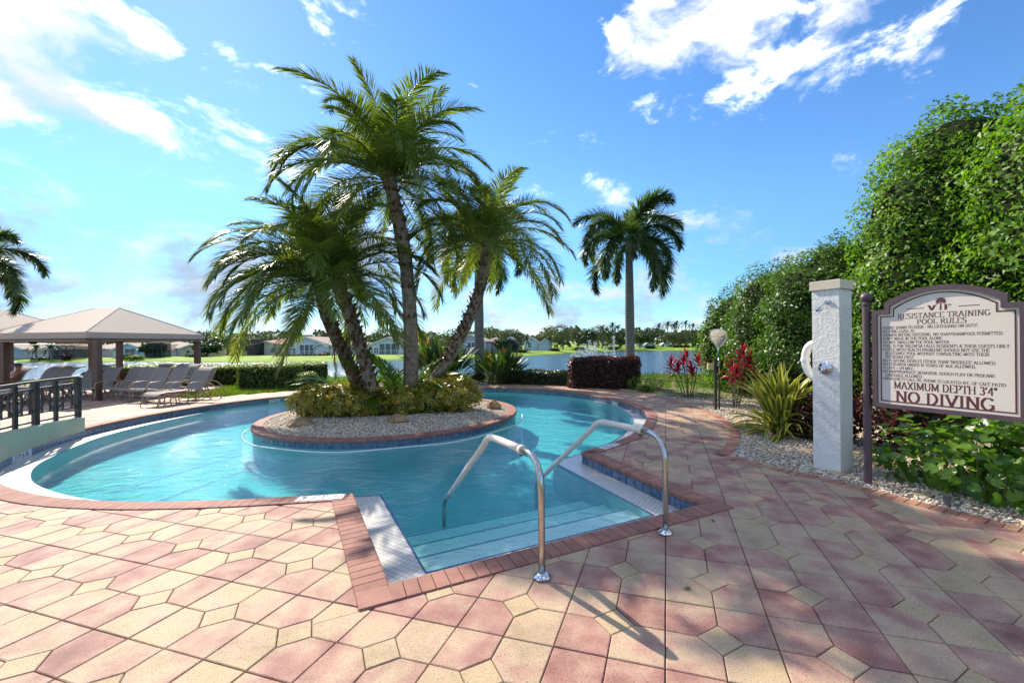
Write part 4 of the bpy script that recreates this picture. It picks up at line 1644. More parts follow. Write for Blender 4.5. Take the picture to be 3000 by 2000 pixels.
for r2 in range(3):
    for k in range(nh):
        F.append((r2 * nh + k, r2 * nh + (k + 1) % nh, (r2 + 1) * nh + (k + 1) % nh, (r2 + 1) * nh + k))
F.append(tuple(3 * nh + k for k in range(nh)))
MB().add(V, F).build('mesh_bag', MAT['net'], nt_t, True)
ps = thing('pole_stand', 'slim black post with a yellow sponge beside the leaf net', 'post', (4.385, 10.72, -.02))
MB().box((0, 0, .64), (.055, .055, 1.3)).build('post', MAT['black_metal'], ps)
MB().box((0, 0, 1.29), (.085, .08, .05)).build('bracket', MAT['black_metal'], ps)
MB().prism([(-.20, -.035), (-.06, -.035), (-.06, .035), (-.20, .035)], 1.03, 1.2, None, .012).build('sponge', MAT['sponge'], ps)

# ------------------------------------------------------------------ pavilions
def canopy(root, A, B, C, D, zb, zt, apex0, apex1, za, mat):
    """four-sided canvas roof with a short ridge and a hanging valance; parts are panels"""
    P = [Vector((*p, zt)) for p in (A, B, C, D)]
    Q = [Vector((*p, zb)) for p in (A, B, C, D)]
    r0, r1 = Vector((*apex0, za)), Vector((*apex1, za))

    def panel(name, pts, thick=.012):
        n_ = (pts[1] - pts[0]).cross(pts[2] - pts[0]).normalized()
        m_ = len(pts)
        V = pts + [p - n_ * thick for p in pts]
        MB().add(V, [tuple(range(m_)), tuple(range(2 * m_ - 1, m_ - 1, -1))] + [(i, m_ + i, m_ + (i + 1) % m_, (i + 1) % m_) for i in range(m_)]).build(name, mat, root)
    # r0 is nearest to side A-B, r1 to side C-D
    panel('roof_panel', [P[0], P[1], r0])
    panel('roof_panel', [P[1], P[2], r1, r0])
    panel('roof_panel', [P[2], P[3], r1])
    panel('roof_panel', [P[3], P[0], r0, r1])
    for k in range(4):
        j = (k + 1) % 4
        panel('valance', [Q[k], Q[j], P[j], P[k]])
    for k in range(4):
        MB().bar(Q[k] + Vector((0, 0, .06)) * 1, Q[(k + 1) % 4] + Vector((0, 0, .06)), .06).build('beam', MAT['post'], root)
    for k in range(4):
        MB().tube([P[k] + Vector((0, 0, .004)), (r0 if k < 2 else r1) + Vector((0, 0, .004))], .012, 6).build('seam', mat, root)


pv = thing('pavilion', 'tan canvas shade pavilion on brown posts beside the pool', 'pavilion', (-16.7, 16.1, 0))
A, B, C, E_ = np.array((-14.9, 13.55)), np.array((-14.85, 18.15)), np.array((-18.95, 18.7)), np.array((-18.95, 14.15))
off = np.array((-16.7, 16.1))
canopy(pv, A - off, B - off, C - off, E_ - off, 1.955, 2.25, (-16.35 - off[0], 16.05 - off[1]), (-17.45 - off[0], 16.2 - off[1]), 3.25, MAT['canvas'])
for p in ((-14.72, 13.72), (-14.98, 18.0), (-18.85, 18.5), (-18.4, 14.2)):
    q = np.array(p) - off
    MB().box((q[0], q[1], 1.0), (.17, .17, 2.02), .0).build('post', MAT['post'], pv)
fan = MB()
for k in range(5):
    a = 2 * PI * k / 5
    fan.box((math.cos(a) * .4, math.sin(a) * .4, 0), (.62, .12, .012), a)
pf = thing('ceiling_fan', 'dark ceiling fan hanging under the tan canvas roof', 'fan', (-17.9, 14.6, 1.93))
for k in range(4):
    a = PI / 2 * k + .3
    MB().box((math.cos(a) * .36, math.sin(a) * .36, 0), (.52, .12, .012), a).build('blade', MAT['black_metal'], pf)
MB().lathe([(.02, .3), (.03, .1), (.09, .08), (.1, -.03), (.05, -.06)], (0, 0, 0), 14).build('motor', MAT['black_metal'], pf)
pv2 = thing('pavilion', 'second tan canvas pavilion partly hidden behind the first at the left edge', 'pavilion', (-24.2, 18.4, 0))
off2 = np.array((-24.2, 18.4))
canopy(pv2, np.array((2.4, -2.3)), np.array((2.4, 2.3)), np.array((-2.4, 2.5)), np.array((-2.4, -2.1)), 1.97, 2.28, (.5, 0), (-.5, 0), 3.42, MAT['canvas'])
for p in ((2.25, -2.1), (2.25, 2.1), (-2.2, 2.2), (-2.2, -2.0)):
    MB().box((p[0], p[1], 1.0), (.17, .17, 2.04)).build('post', MAT['post'], pv2)
MB().box((3.15, 1.0, 1.0), (.17, .17, 2.1)).build('post', MAT['post'], pv2)


# ------------------------------------------------------------------ seats
def sling_path(foot):
    back = [(.93, .40), (1.02, .52), (1.10, .68), (1.19, .86), (1.29, .98), (1.42, 1.045), (1.52, 1.06)]
    seat = [(.52, .415), (.72, .385), (.86, .372)]
    if foot:
        return [(-.38, .30), (-.30, .36), (-.15, .385), (.2, .375), (.4, .40)] + seat + back
    return [(.42, .36), (.46, .41)] + seat + [(.93, .40), (1.01, .52), (1.09, .68), (1.18, .86), (1.26, 1.0), (1.30, 1.055)]


def sling(foot):
    P = catmull([np.array(p) for p in sling_path(foot)], 3)
    w = .27
    n = len(P)
    V = [(s * w, p[0], p[1] - .014 * (1 - abs(s)) + dz) for dz in (0, -.008) for p in P for s in (-1, -.33, .33, 1)]
    F = []
    for d in (0, 1):
        for i in range(n - 1):
            for k in range(3):
                q = (d * 4 * n + i * 4 + k, d * 4 * n + i * 4 + k + 1, d * 4 * n + (i + 1) * 4 + k + 1, d * 4 * n + (i + 1) * 4 + k)
                F.append(q if d == 0 else q[::-1])
    return MB().add(V, F).mesh('sling', MAT['sling'], True), P


SEATS = {}


def make_seat(foot):
    me_sling, P = sling(foot)
    w = .29
    parts = [('sling', me_sling, 0)]
    for s in (-1, 1):
        parts.append(('side_rail', MB().tube([(s * w, p[0], p[1]) for p in P[::2]], .016, 6).mesh('side_rail', MAT['chair_frame'], True), 0))
        arm = catmull([np.array(p) for p in ((.50, .30), (.48, .48), (.55, .585), (.70, .61), (.95, .60), (1.2, .53), (1.42, .34), (1.53, .12), (1.58, 0))], 3)
        parts.append(('arm', MB().tube([(s * (w + .03), p[0], p[1]) for p in arm], .017, 7).mesh('arm', MAT['chair_frame'], True), 0))
        parts.append(('leg', MB().tube([(s * (w + .03), .50, .32), (s * (w + .03), .49, .15), (s * (w + .03), .46, 0)], .016, 7).mesh('leg', MAT['chair_frame'], True), 0))
        parts.append(('leg', MB().tube([(s * w, .86, .37), (s * w, 1.0, .25), (s * w, 1.18, .12), (s * w, 1.25, 0)], .015, 7).mesh('leg', MAT['chair_frame'], True), 0))
        if foot:
            parts.append(('leg', MB().tube([(s * w, -.30, .35), (s * w, -.34, .2), (s * w, -.40, 0)], .015, 7).mesh('leg', MAT['chair_frame'], True), 0))
            parts.append(('leg', MB().tube([(s * w, .1, .37), (s * w, .12, .2), (s * w, .16, 0)], .015, 7).mesh('leg', MAT['chair_frame'], True), 0))
    parts.append(('stretcher', MB().tube([(-w, 1.1, .18), (w, 1.1, .18)], .012, 6).mesh('stretcher', MAT['chair_frame'], True), 0))
    parts.append(('stretcher', MB().tube([(-w - .03, .49, .2), (w + .03, .49, .2)], .012, 6).mesh('stretcher', MAT['chair_frame'], True), 0))
    return parts


SEATS[True], SEATS[False] = make_seat(True), make_seat(False)


def seat(foot, x, y, rz, label, group):
    t = thing('sun_lounger' if foot else 'patio_chair', label, 'lounger' if foot else 'chair', (x, y, .003), rz, group)
    for nme, me_, _ in SEATS[foot]:
        ob(nme, me_, t)
    return t


g1, g2 = 'patio chairs along the pavilion edge', 'loungers on the pool deck'
seat(True, -11.40, 12.45, R(-9), 'tan sling lounger nearest the pool, its foot rest stretched out in the sun', g2)
CH = [(-15.05, 13.15, 'grey sling patio chair just left of the front pavilion post'), (-14.32, 13.25, 'tall grey sling chair just right of the front pavilion post'),
      (-13.62, 12.95, 'second grey sling chair right of the front pavilion post'), (-12.88, 12.65, 'third grey sling chair right of the front pavilion post'),
      (-12.22, 12.55, 'grey sling chair immediately left of the stretched-out lounger'), (-11.75, 13.15, 'grey sling chair half hidden behind the stretched-out lounger')]
for x, y, lb in CH:
    seat(False, x, y, R(-9), lb, g1)
BK = [(-15.1, 15.1, 'tan lounger in the back row before the clipped hedge, leftmost of three'), (-14.35, 15.1, 'tan lounger in the back row before the clipped hedge, middle of three'),
      (-13.75, 14.75, 'tan lounger in the back row before the clipped hedge, rightmost of three')]
for x, y, lb in BK:
    seat(True, x, y, R(-8), lb, g2)
LF = [(-18.75, 13.55, 'lounger at the far left carrying the reclining person in a cap'), (-18.3, 14.35, 'lounger just right of the reclining person, back raised high'), (-17.35, 13.3, 'lower-backed lounger behind the left part of the railing'),
      (-16.7, 13.2, 'lounger with its back seen just above the railing top'), (-16.95, 14.5, 'lounger behind the railing with a high curled headrest'), (-15.9, 13.3, 'lounger standing just past the right end of the railing')]
for x, y, lb in LF:
    seat(True, x, y, R(-10), lb, g2)


# ------------------------------------------------------------------ reclining person
def skin_body(name, joints, edges, radii, mat, parent, levels=2):
    me = bpy.data.meshes.new(name)
    me.from_pydata(joints, edges, [])
    o = ob(name, me, parent)
    me.materials.append(mat)
    md = o.modifiers.new('skin', 'SKIN')
    md.use_smooth_shade = True
    lay = me.skin_vertices[0] if len(me.skin_vertices) else None
    if lay is None:
        import bmesh
        bm = bmesh.new()
        bm.from_mesh(me)
        bm.verts.layers.skin.verify()
        bm.to_mesh(me)
        bm.free()
        lay = me.skin_vertices[0]
    for i, r_ in enumerate(radii):
        lay.data[i].radius = (r_, r_) if not isinstance(r_, tuple) else r_
    lay.data[0].use_root = True
    sb = o.modifiers.new('sub', 'SUBSURF')
    sb.levels = levels
    sb.render_levels = levels
    return o


pe = thing('person', 'person in a dark cap lying back bare-shouldered on a lounger at the left edge', 'person', (-18.75, 13.55, 0), R(-10))
J = [(0, .86, .50), (0, .98, .62), (0, 1.08, .80), (0, 1.15, .93), (0, 1.17, 1.0), (0, 1.16, 1.09), (0, 1.15, 1.16),
     (-.17, 1.06, .86), (-.25, .90, .72), (-.27, .66, .66), (-.27, .58, .66), (.17, 1.06, .86), (.25, .90, .72), (.27, .66, .66), (.27, .58, .66),
     (-.1, .80, .48), (-.11, .40, .56), (-.11, .05, .46), (-.11, -.15, .47), (.1, .80, .48), (.11, .40, .58), (.11, .05, .46), (.11, -.15, .47)]
Ed = [(0, 1), (1, 2), (2, 3), (3, 4), (4, 5), (5, 6), (2, 7), (7, 8), (8, 9), (9, 10), (2, 11), (11, 12), (12, 13), (13, 14), (0, 15), (15, 16), (16, 17), (17, 18), (0, 19), (19, 20), (20, 21), (21, 22)]
Rd = [.15, .15, .16, .075, .06, .095, .075, .06, .048, .04, .03, .06, .048, .04, .03, .1, .075, .055, .04, .1, .075, .055, .04]
skin_body('body', J, Ed, Rd, MAT['skin'], pe)
cp = MB().lathe([(.105, 0), (.108, .03), (.09, .075), (.05, .1), (.01, .105)], (0, 1.16, 1.12), 16)
cp.box((0, 1.04, 1.125), (.16, .12, .014))
cp.build('cap', MAT['cap_blue'], pe, True)
MB().lathe([(.17, -.1), (.18, 0), (.17, .1)], (0, .84, .5), 14, Matrix.Rotation(R(60), 3, 'X')).build('shorts', MAT['shorts'], pe, True)

# ------------------------------------------------------------------ garden lamps and small things
def mushroom(x, y, z, label):
    t = thing('garden_lamp', label, 'lamp', (x, y, z), 0, 'low garden lamps')
    MB().tube([(0, 0, 0), (0, 0, .62)], .03, 10).build('stem', MAT['black_metal'], t, True)
    MB().lathe([(.08, .56), (.085, .66), (.07, .67)], n=14).build('lantern', MAT['black_metal'], t)
    MB().lathe([(.17, .66), (.165, .68), (.06, .78), (.02, .80)], n=16).build('hood', MAT['black_metal'], t)
    return t


mushroom(-18.6, 16.9, -.03, 'dark mushroom-hooded garden lamp behind the chairs under the canopy')
t = thing('spot_lamp', 'small grey ground spotlight in the pebbles before the leafy plant', 'lamp', (4.25, 4.42, -.02))
MB().lathe([(.028, 0), (.03, .06), (.036, .10), (.046, .105), (.046, .118), (.03, .12)], n=16).build('housing', mat_basic('lamp_grey', (.14, .12, .11), .6), t)


def rock(x, y, z, s, seed, label):
    r = np.random.default_rng(seed)
    V, F = [], []
    n, m_ = 9, 5
    for i in range(m_):
        ph = PI * (i + .35) / (m_ - .1)
        for k in range(n):
            a = 2 * PI * k / n
            q = np.array((math.sin(ph) * math.cos(a), math.sin(ph) * math.sin(a), math.cos(ph))) * r.uniform(.82, 1.15)
            V.append(q * s)
    for i in range(m_ - 1):
        for k in range(n):
            F.append((i * n + k, (i + 1) * n + k, (i + 1) * n + (k + 1) % n, i * n + (k + 1) % n))
    F += [tuple(range(n)), tuple(reversed([(m_ - 1) * n + k for k in range(n)]))]
    o = MB().add(V, F).build('rock', MAT['rock'], None, False, (x, y, z))
    return tag(o, label, 'rock', 'rocks on the island')


rock(-5.23, 8.95, .05, (.27, .18, .13), 1, 'flat tan rock at the left front of the island')
rock(-3.2, 9.05, .09, (.22, .16, .15), 2, 'grey tan rock at the front of the island between the shrubs')
rock(-1.36, 11.05, .07, (.20, .17, .18), 3, 'pointed brown rock at the right end of the island')
# ------------------------------------------------------------------ foliage materials
MAT['phoenix'] = mat_leaf('phoenix_leaf', [(.085, .125, .026), (.13, .18, .036), (.19, .24, .05), (.29, .27, .06), (.42, .31, .08)], [0, .35, .65, .85, 1], .52, (1.35, 1.4, .5), .38)
MAT['foxtail'] = mat_leaf('foxtail_leaf', [(.055, .095, .03), (.09, .14, .042), (.14, .20, .06)], None, .42, (1.2, 1.35, .6), .34, .7)
MAT['areca'] = mat_leaf('areca_leaf', [(.075, .15, .016), (.13, .23, .022), (.22, .30, .035)], None, .45, (1.25, 1.3, .5), .4)
MAT['ficus'] = mat_leaf('ficus_leaf', [(.055, .13, .012), (.10, .21, .018), (.18, .31, .026), (.29, .40, .04)], None, .46, (1.3, 1.4, .45), .45, .35)
MAT['ficus_dark'] = mat_leaf('ficus_leaf_deep', [(.045, .105, .013), (.08, .165, .02), (.15, .25, .028)], None, .44, (1.3, 1.4, .5), .42, .4)
MAT['inner'] = mat_basic('shade_core', [(.012, .020, .006), (.024, .032, .010)], .95, 6, spec=.1)  # solid dark cores, coloured as the shade inside crowns and hedges
MAT['clipped'] = mat_leaf('clipped_leaf', [(.065, .12, .016), (.12, .19, .022), (.19, .25, .04), (.34, .37, .13)], None, .42, (1.25, 1.3, .5), .4)
MAT['copper'] = mat_leaf('copper_leaf', [(.026, .010, .010), (.060, .014, .014), (.10, .022, .016), (.20, .05, .02)], None, .32, (1.5, .7, .5), .4)
MAT['lowgreen'] = mat_leaf('low_hedge_leaf', [(.024, .040, .012), (.045, .070, .018), (.085, .105, .03)], None, .3, (1.2, 1.3, .5), .4)
MAT['schef'] = mat_leaf('schefflera_leaf', [(.050, .085, .010), (.13, .17, .018), (.38, .33, .04), (.58, .48, .09), (.55, .20, .03)], [0, .28, .55, .9, 1], .36, (1.2, 1.15, .5), .38)
MAT['begonia'] = mat_leaf('begonia_leaf', [(.045, .11, .012), (.085, .19, .018), (.15, .28, .026), (.27, .35, .04)], None, .48, (1.3, 1.4, .4), .3, .6)
MAT['furcraea'] = mat_leaf('striped_leaf', [(.065, .12, .018), (.16, .22, .025), (.50, .46, .09), (.66, .60, .18)], None, .36, (1.15, 1.15, .6), .38)
MAT['cordy'] = mat_leaf('cordyline_leaf', [(.07, .008, .014), (.17, .012, .02), (.34, .022, .03), (.46, .05, .06)], None, .42, (1.5, .6, .6), .32, .6)
MAT['bop'] = mat_leaf('bird_of_paradise_leaf', [(.022, .045, .013), (.042, .075, .018), (.085, .125, .03)], None, .32, (1.2, 1.35, .5), .35, .6)
MAT['flower'] = mat_leaf('orange_flower', [(.7, .16, .02), (.8, .3, .03)], None, .4, (1.2, .9, .5))
MAT['lawn'] = mat_leaf('lawn_blade', [(.06, .12, .012), (.12, .20, .018), (.20, .28, .03)], None, .45, (1.25, 1.3, .5), .5, .3)
MAT['trunk'] = mat_basic('phoenix_trunk', [(.12, .08, .052), (.26, .185, .13), (.38, .29, .215)], .9, 9, bump=.7, bscale=30, bdist=.01, spec=.2)
MAT['boots'] = mat_basic('old_leaf_bases', [(.05, .025, .012), (.13, .065, .03), (.24, .13, .06)], .9, 10, bump=.6, bscale=40, spec=.2)
MAT['foxtrunk'] = mat_basic('foxtail_trunk', [(.17, .155, .14), (.25, .23, .21)], .85, 4, bump=.4, bscale=20, spec=.2)
MAT['shaft'] = mat_basic('crownshaft', [(.10, .12, .05), (.16, .17, .09)], .5, 4)
MAT['rachis'] = mat_basic('frond_stalk', [(.16, .15, .04), (.24, .20, .06)], .5, 6)
MAT['bark'] = mat_basic('grey_bark', [(.09, .07, .055), (.17, .14, .11)], .9, 8, bump=.5, bscale=30, spec=.2)
MAT['twig'] = mat_basic('dry_twig', [(.20, .15, .10), (.32, .26, .19)], .9, 8, spec=.2)
MAT['dead'] = mat_leaf('dead_frond', [(.12, .08, .05), (.20, .14, .08), (.27, .2, .12)], None, .2, (1.1, 1, .8), .7, .2)


def norm_rows(a):
    return a / np.maximum(1e-9, np.linalg.norm(a, axis=-1, keepdims=True))


def leaf_quads(P, N, size, rng, aspect=.5, jitter=.6, up=.0, droop=.15, fold=.12, along=None):
    """one folded four-point leaf at each point; N is the rough facing"""
    n = len(P)
    nr = norm_rows(N + rng.normal(0, jitter, (n, 3)) + np.array([0, 0, up]))
    d = rng.normal(0, 1, (n, 3)) if along is None else along + rng.normal(0, .35, (n, 3))
    d = norm_rows(d - (d * nr).sum(1, keepdims=True) * nr)
    s = np.cross(nr, d)
    L = (size * rng.uniform(.7, 1.3, n))[:, None]
    Wd = L * aspect * rng.uniform(.8, 1.2, (n, 1)) * .5
    b = P
    m = P + d * L * .5
    V = np.stack([b, m + s * Wd + nr * L * fold, P + d * L - nr * L * droop, m - s * Wd + nr * L * fold], 1)
    F = np.arange(n * 4).reshape(n, 4)
    return V.reshape(-1, 3), F


def blob_points(blobs, n, rng, lo=.80, hi=1.04, lump=.13, freq=3.0, zmin=None, inner_cut=.80):
    """points through the outer shell of a union of ellipsoids, with outward directions"""
    B = np.array(blobs, float)
    ar = np.array([b[3] * b[4] + b[4] * b[5] + b[3] * b[5] for b in B])
    k = rng.choice(len(B), n, p=ar / ar.sum())
    d = norm_rows(rng.normal(0, 1, (n, 3)))
    ph = k * 1.7
    lm = 1 + lump * (np.sin(d[:, 0] * freq * 2.1 + ph) * np.sin(d[:, 1] * freq * 1.7 + 2 * ph) + .6 * np.sin(d[:, 2] * freq * 2.9 + d[:, 0] * freq * 1.9 + ph)) + rng.normal(0, .02, n)
    lm = lm + lump * .45 * np.sin(d[:, 0] * 9.1 + ph) * np.sin(d[:, 1] * 8.3 + ph) * np.sin(d[:, 2] * 7.7)
    rad = rng.uniform(lo ** 2, hi ** 2, n) ** .5 * lm
    P = B[k, :3] + d * B[k, 3:6] * rad[:, None]
    N = norm_rows(d / B[k, 3:6])
    keep = np.ones(n, bool)
    for i in range(len(B)):
        q = (P - B[i, :3]) / B[i, 3:6]
        keep &= ~(((q ** 2).sum(1) < inner_cut ** 2) & (k != i))
    if zmin is not None:
        keep &= P[:, 2] > zmin
    return P[keep], N[keep]


def box_points(sx, sy, sz, n, rng, rnd=.12, depth=.08):
    """points on the skin of a rounded clipped hedge standing on z=0, centred in xy"""
    ar = np.array([sx * sy, sx * sz, sx * sz, sy * sz, sy * sz])
    k = rng.choice(5, n, p=ar / ar.sum())
    u, v = rng.uniform(-1, 1, n), rng.uniform(-1, 1, n)
    P = np.zeros((n, 3))
    N = np.zeros((n, 3))
    hx, hy = sx / 2, sy / 2
    for f, (ax, sg) in enumerate(((2, 1), (1, 1), (1, -1), (0, 1), (0, -1))):
        m = k == f
        if ax == 2:
            P[m] = np.c_[u[m] * hx, v[m] * hy, np.full(m.sum(), sz)]
        elif ax == 1:
            P[m] = np.c_[u[m] * hx, np.full(m.sum(), sg * hy), (v[m] * .5 + .5) * sz]
        else:
            P[m] = np.c_[np.full(m.sum(), sg * hx), u[m] * hy, (v[m] * .5 + .5) * sz]
        N[m, ax] = sg
    # round the corners
    c = np.clip(P, [-hx + rnd, -hy + rnd, -9], [hx - rnd, hy - rnd, sz - rnd])
    dd = P - c
    L = np.linalg.norm(dd, axis=1)
    m = L > 1e-6
    P[m] = c[m] + dd[m] / L[m][:, None] * rnd
    N[m] = dd[m] / L[m][:, None]
    wob = .03 * np.sin(P[:, 0] * 4.1 + P[:, 2] * 2) + .02 * np.sin(P[:, 1] * 5.3 + P[:, 0] * 2.2)
    P += N * (wob - rng.random(n) ** 1.5 * depth + rng.normal(0, .012, n))[:, None]
    return P, N


def ellipsoids(blobs, scale, nu=14, nv=9):
    mb = MB()
    for b in blobs:
        prof = [(max(.001, math.sin(a)), -math.cos(a)) for a in np.linspace(.05, PI - .05, nv)]
        V, F = [], []
        for r, z in prof:
            for k in range(nu):
                t = 2 * PI * k / nu
                V.append((b[0] + b[3] * scale * r * math.cos(t), b[1] + b[4] * scale * r * math.sin(t), b[2] + b[5] * scale * z))
        for i in range(nv - 1):
            for k in range(nu):
                F.append((i * nu + k, i * nu + (k + 1) % nu, (i + 1) * nu + (k + 1) % nu, (i + 1) * nu + k))
        mb.add(V, F)
    return mb


# ------------------------------------------------------------------ palm fronds
def frond_mesh(name, L, e0, droop, pairs, lmax, seed, mat, bushy=False, width=.022, yellow=0.0, start=.1, power=1.3, side=0.0, sag=.16, stalk=.022):
    r = np.random.default_rng(seed)
    ns = 40
    s = np.linspace(0, 1, ns)
    ang = np.radians(e0 - droop * s ** power)
    ds = L / (ns - 1)
    x = np.r_[0, np.cumsum(np.cos(ang[:-1]) * ds)]
    z = np.r_[0, np.cumsum(np.sin(ang[:-1]) * ds)]
    y = side * L * s ** 2 * .5
    C = np.stack([x, y, z], 1)
    T = norm_rows(np.gradient(C, axis=0))
    Sd = norm_rows(np.cross(np.array([0, 0, 1.0]), T))
    bad = np.abs(T[:, 2]) > .985
    Sd[bad] = (0, 1, 0)
    Nn = np.cross(T, Sd)
    reps = 3 if bushy else 1
    q = np.concatenate([np.linspace(start, .985, pairs) for _ in range(reps)])
    q = np.repeat(q, 2) + r.normal(0, .006, len(q) * 2)
    q = np.clip(q, start, 1)
    sg = np.tile([1.0, -1.0], len(q) // 2)
    m = len(q)
    f = q * (ns - 1)
    i0 = np.clip(f.astype(int), 0, ns - 2)
    w = (f - i0)[:, None]
    base = C[i0] * (1 - w) + C[i0 + 1] * w
    t, sd, nn = T[i0], Sd[i0], Nn[i0]
    fw = np.radians(np.interp(q, [0, .5, 1], [62, 50, 22]) + r.normal(0, 5, m))
    if bushy:
        phi = r.uniform(-PI, PI, m)
        phi = np.where(np.sin(phi) < -.3, phi * .6, phi)
        lat = sd * np.cos(phi)[:, None] + nn * np.sin(phi)[:, None]
        fw = np.radians(np.interp(q, [0, 1], [58, 28]) + r.normal(0, 9, m))
    else:
        vee = np.radians(np.interp(q, [0, .6, 1], [34, 16, 4]) + r.normal(0, 11, m))
        lat = sd * (sg * np.cos(vee))[:, None] + nn * np.sin(vee)[:, None]
    dirv = norm_rows(t * np.cos(fw)[:, None] + lat * np.sin(fw)[:, None])
    ln = lmax * np.interp(q, [0, .12, .4, .75, 1], [.35, .7, 1, .8, .38]) * r.uniform(.86, 1.12, m)
    wv = norm_rows(np.cross(dirv, nn + .5 * lat + r.normal(0, .25, (m, 3)))) * (width * .5)
    ln = ln[:, None]
    g = np.array([0, 0, -1.0])
    mid = base + dirv * ln * .5 + g * ln * sag * .22
    tip = base + dirv * ln + g * ln * sag
    V = np.stack([base - wv * .6, base + wv * .6, mid + wv, mid - wv, tip], 1)
    o5 = (np.arange(m) * 5)[:, None]
    F = np.concatenate([o5 + [0, 1, 2], o5 + [0, 2, 3], o5 + [3, 2, 4]])
    tn = np.clip(r.uniform(.1, .6, m) + yellow * (.25 + .75 * q) * r.uniform(.5, 1.1, m), 0, 1)
    tone = np.repeat(tn, 5)
    # stalk: three-sided tapered
    V2 = []
    for k in range(ns):
        rr = stalk * (1 - .85 * s[k])
        for a in (0, 2.1, 4.2):
            V2.append(C[k] + (Sd[k] * math.cos(a) + Nn[k] * math.sin(a)) * rr)
    F2 = [(k * 3 + a, k * 3 + (a + 1) % 3, (k + 1) * 3 + (a + 1) % 3) for k in range(ns - 1) for a in range(3)] + \
         [(k * 3 + a, (k + 1) * 3 + (a + 1) % 3, (k + 1) * 3 + a) for k in range(ns - 1) for a in range(3)]
    n5 = m * 5
    Vall = np.vstack([V.reshape(-1, 3), np.array(V2)])
    Fall = np.vstack([F, np.array(F2) + n5])
    tone = np.r_[tone, np.full(len(V2), .78)]
    return npmesh(name, Vall, Fall, mat, False, tone)


PH = []
for k, (e0, dr, yl) in enumerate(((84, 62, 0), (70, 95, .0), (56, 112, .05), (40, 114, .1), (22, 106, .18), (2, 86, .3), (-20, 60, .5))):
    PH.append([frond_mesh('phoenix_frond', 1.0, e0, dr, 112, .225, 100 + k * 3 + v, MAT['phoenix'], False, .0086, yl, .1, 1.25, (-.3, .25)[v], .14, .008) for v in range(2)])
DEADF = frond_mesh('dead_frond', 1.0, -74, 14, 40, .10, 190, MAT['dead'], False, .012, 0, .1, 1, 0, .6, .01)


def boss_trunk(path, r0, r1, pitch=.085, nseg=16, boss=.16, mat=None, seed=1):
    """tapered trunk with lozenge-shaped leaf scars"""
    P = catmull([np.array(p, float) for p in path], 10)
    P = resample(P, pitch / 2)
    r = np.random.default_rng(seed)
    n = len(P)
    V, F = [], []
    T = norm_rows(np.gradient(P, axis=0))
    ref = np.array([1.0, 0, 0])
    for i in range(n):
        u = norm_rows(ref - T[i] * (ref @ T[i]))
        w = np.cross(T[i], u)
        rad = r0 + (r1 - r0) * i / (n - 1)
        for k in range(nseg):
            a = 2 * PI * k / nseg
            odd = (k + (i // 2)) % 2
            b = boss * (1 if (odd and i % 2 == 0) else -.35 if not odd else .25) * r.uniform(.5, 1.25)
            V.append(P[i] + (u * math.cos(a) + w * math.sin(a)) * rad * (1 + b))
    for i in range(n - 1):
        for k in range(nseg):
            F.append((i * nseg + k, i * nseg + (k + 1) % nseg, (i + 1) * nseg + (k + 1) % nseg, (i + 1) * nseg + k))
    F.append(tuple((n - 1) * nseg + k for k in range(nseg)))
    return MB().add(V, F), P, T


def phoenix(base, path, label, L, nf, seed, lean=(0, 0), r0=.16, r1=.15, zs=1.0, boots=.9, low=1.0, bias=None, dead=0):
    """clustered date palm: trunk in world points relative to base"""
    t = thing('date_palm', label, 'palm tree', base, 0, 'date palms on the island')
    rel = [np.array(p) - np.array(base) for p in path]
    mb, P, T = boss_trunk(rel, r0, r1, seed=seed)
    mb.build('trunk', MAT['trunk'], t)
    r = np.random.default_rng(seed)
    top = P[-1]
    # collar of old leaf bases
    bt = MB()
    m = int(boots / .045)
    for i in range(m):
        for k in range(6):
            a = 2 * PI * (k + .5 * (i % 2)) / 6 + r.normal(0, .1)
            h = -boots + i * .045 + r.normal(0, .01)
            j = min(len(P) - 1, max(0, len(P) - 1 - int(-h / .0425)))
            c = np.array(P[j])
            o_ = np.array((math.cos(a), math.sin(a), 0))
            rr = r1 * 1.0
            b0 = c + o_ * rr * .8
            ln = r.uniform(.09, .2)
            b1 = b0 + o_ * ln * .55 + np.array((0, 0, ln * .9))
            bt.bar(b0, b1, r.uniform(.05, .085), .02)
    tag(bt.build('leaf_bases', MAT['boots'], t), kind='stuff')
    ga = 2.39996
    a0 = r.uniform(0, 6.28)
    for i in range(nf):
        q = i / (nf - 1)
        cls = int(np.searchsorted([.05, .18, .38, .62, .82, .95], q))
        az = a0 + i * ga + r.normal(0, .12)
        if bias is not None and cls >= 3 and r.random() < bias[1]:
            az = bias[0] + r.normal(0, .75)
        sc = L * r.uniform(.88, 1.08) * (.82 if cls == 0 else 1)
        ob('frond', PH[cls][i % 2], t, top + np.array((math.cos(az) * .08, math.sin(az) * .08, -.02 - .25 * q)), (r.normal(0, .10) + lean[1], r.normal(0, .06) + lean[0], az), (sc, sc, sc))
    for i in range(dead):
        az = r.uniform(0, 6.28)
        ob('dead_frond', DEADF, t, top + np.array((math.cos(az) * .15, math.sin(az) * .15, -.55)), (0, 0, az), (L * .8,) * 3)
    return t


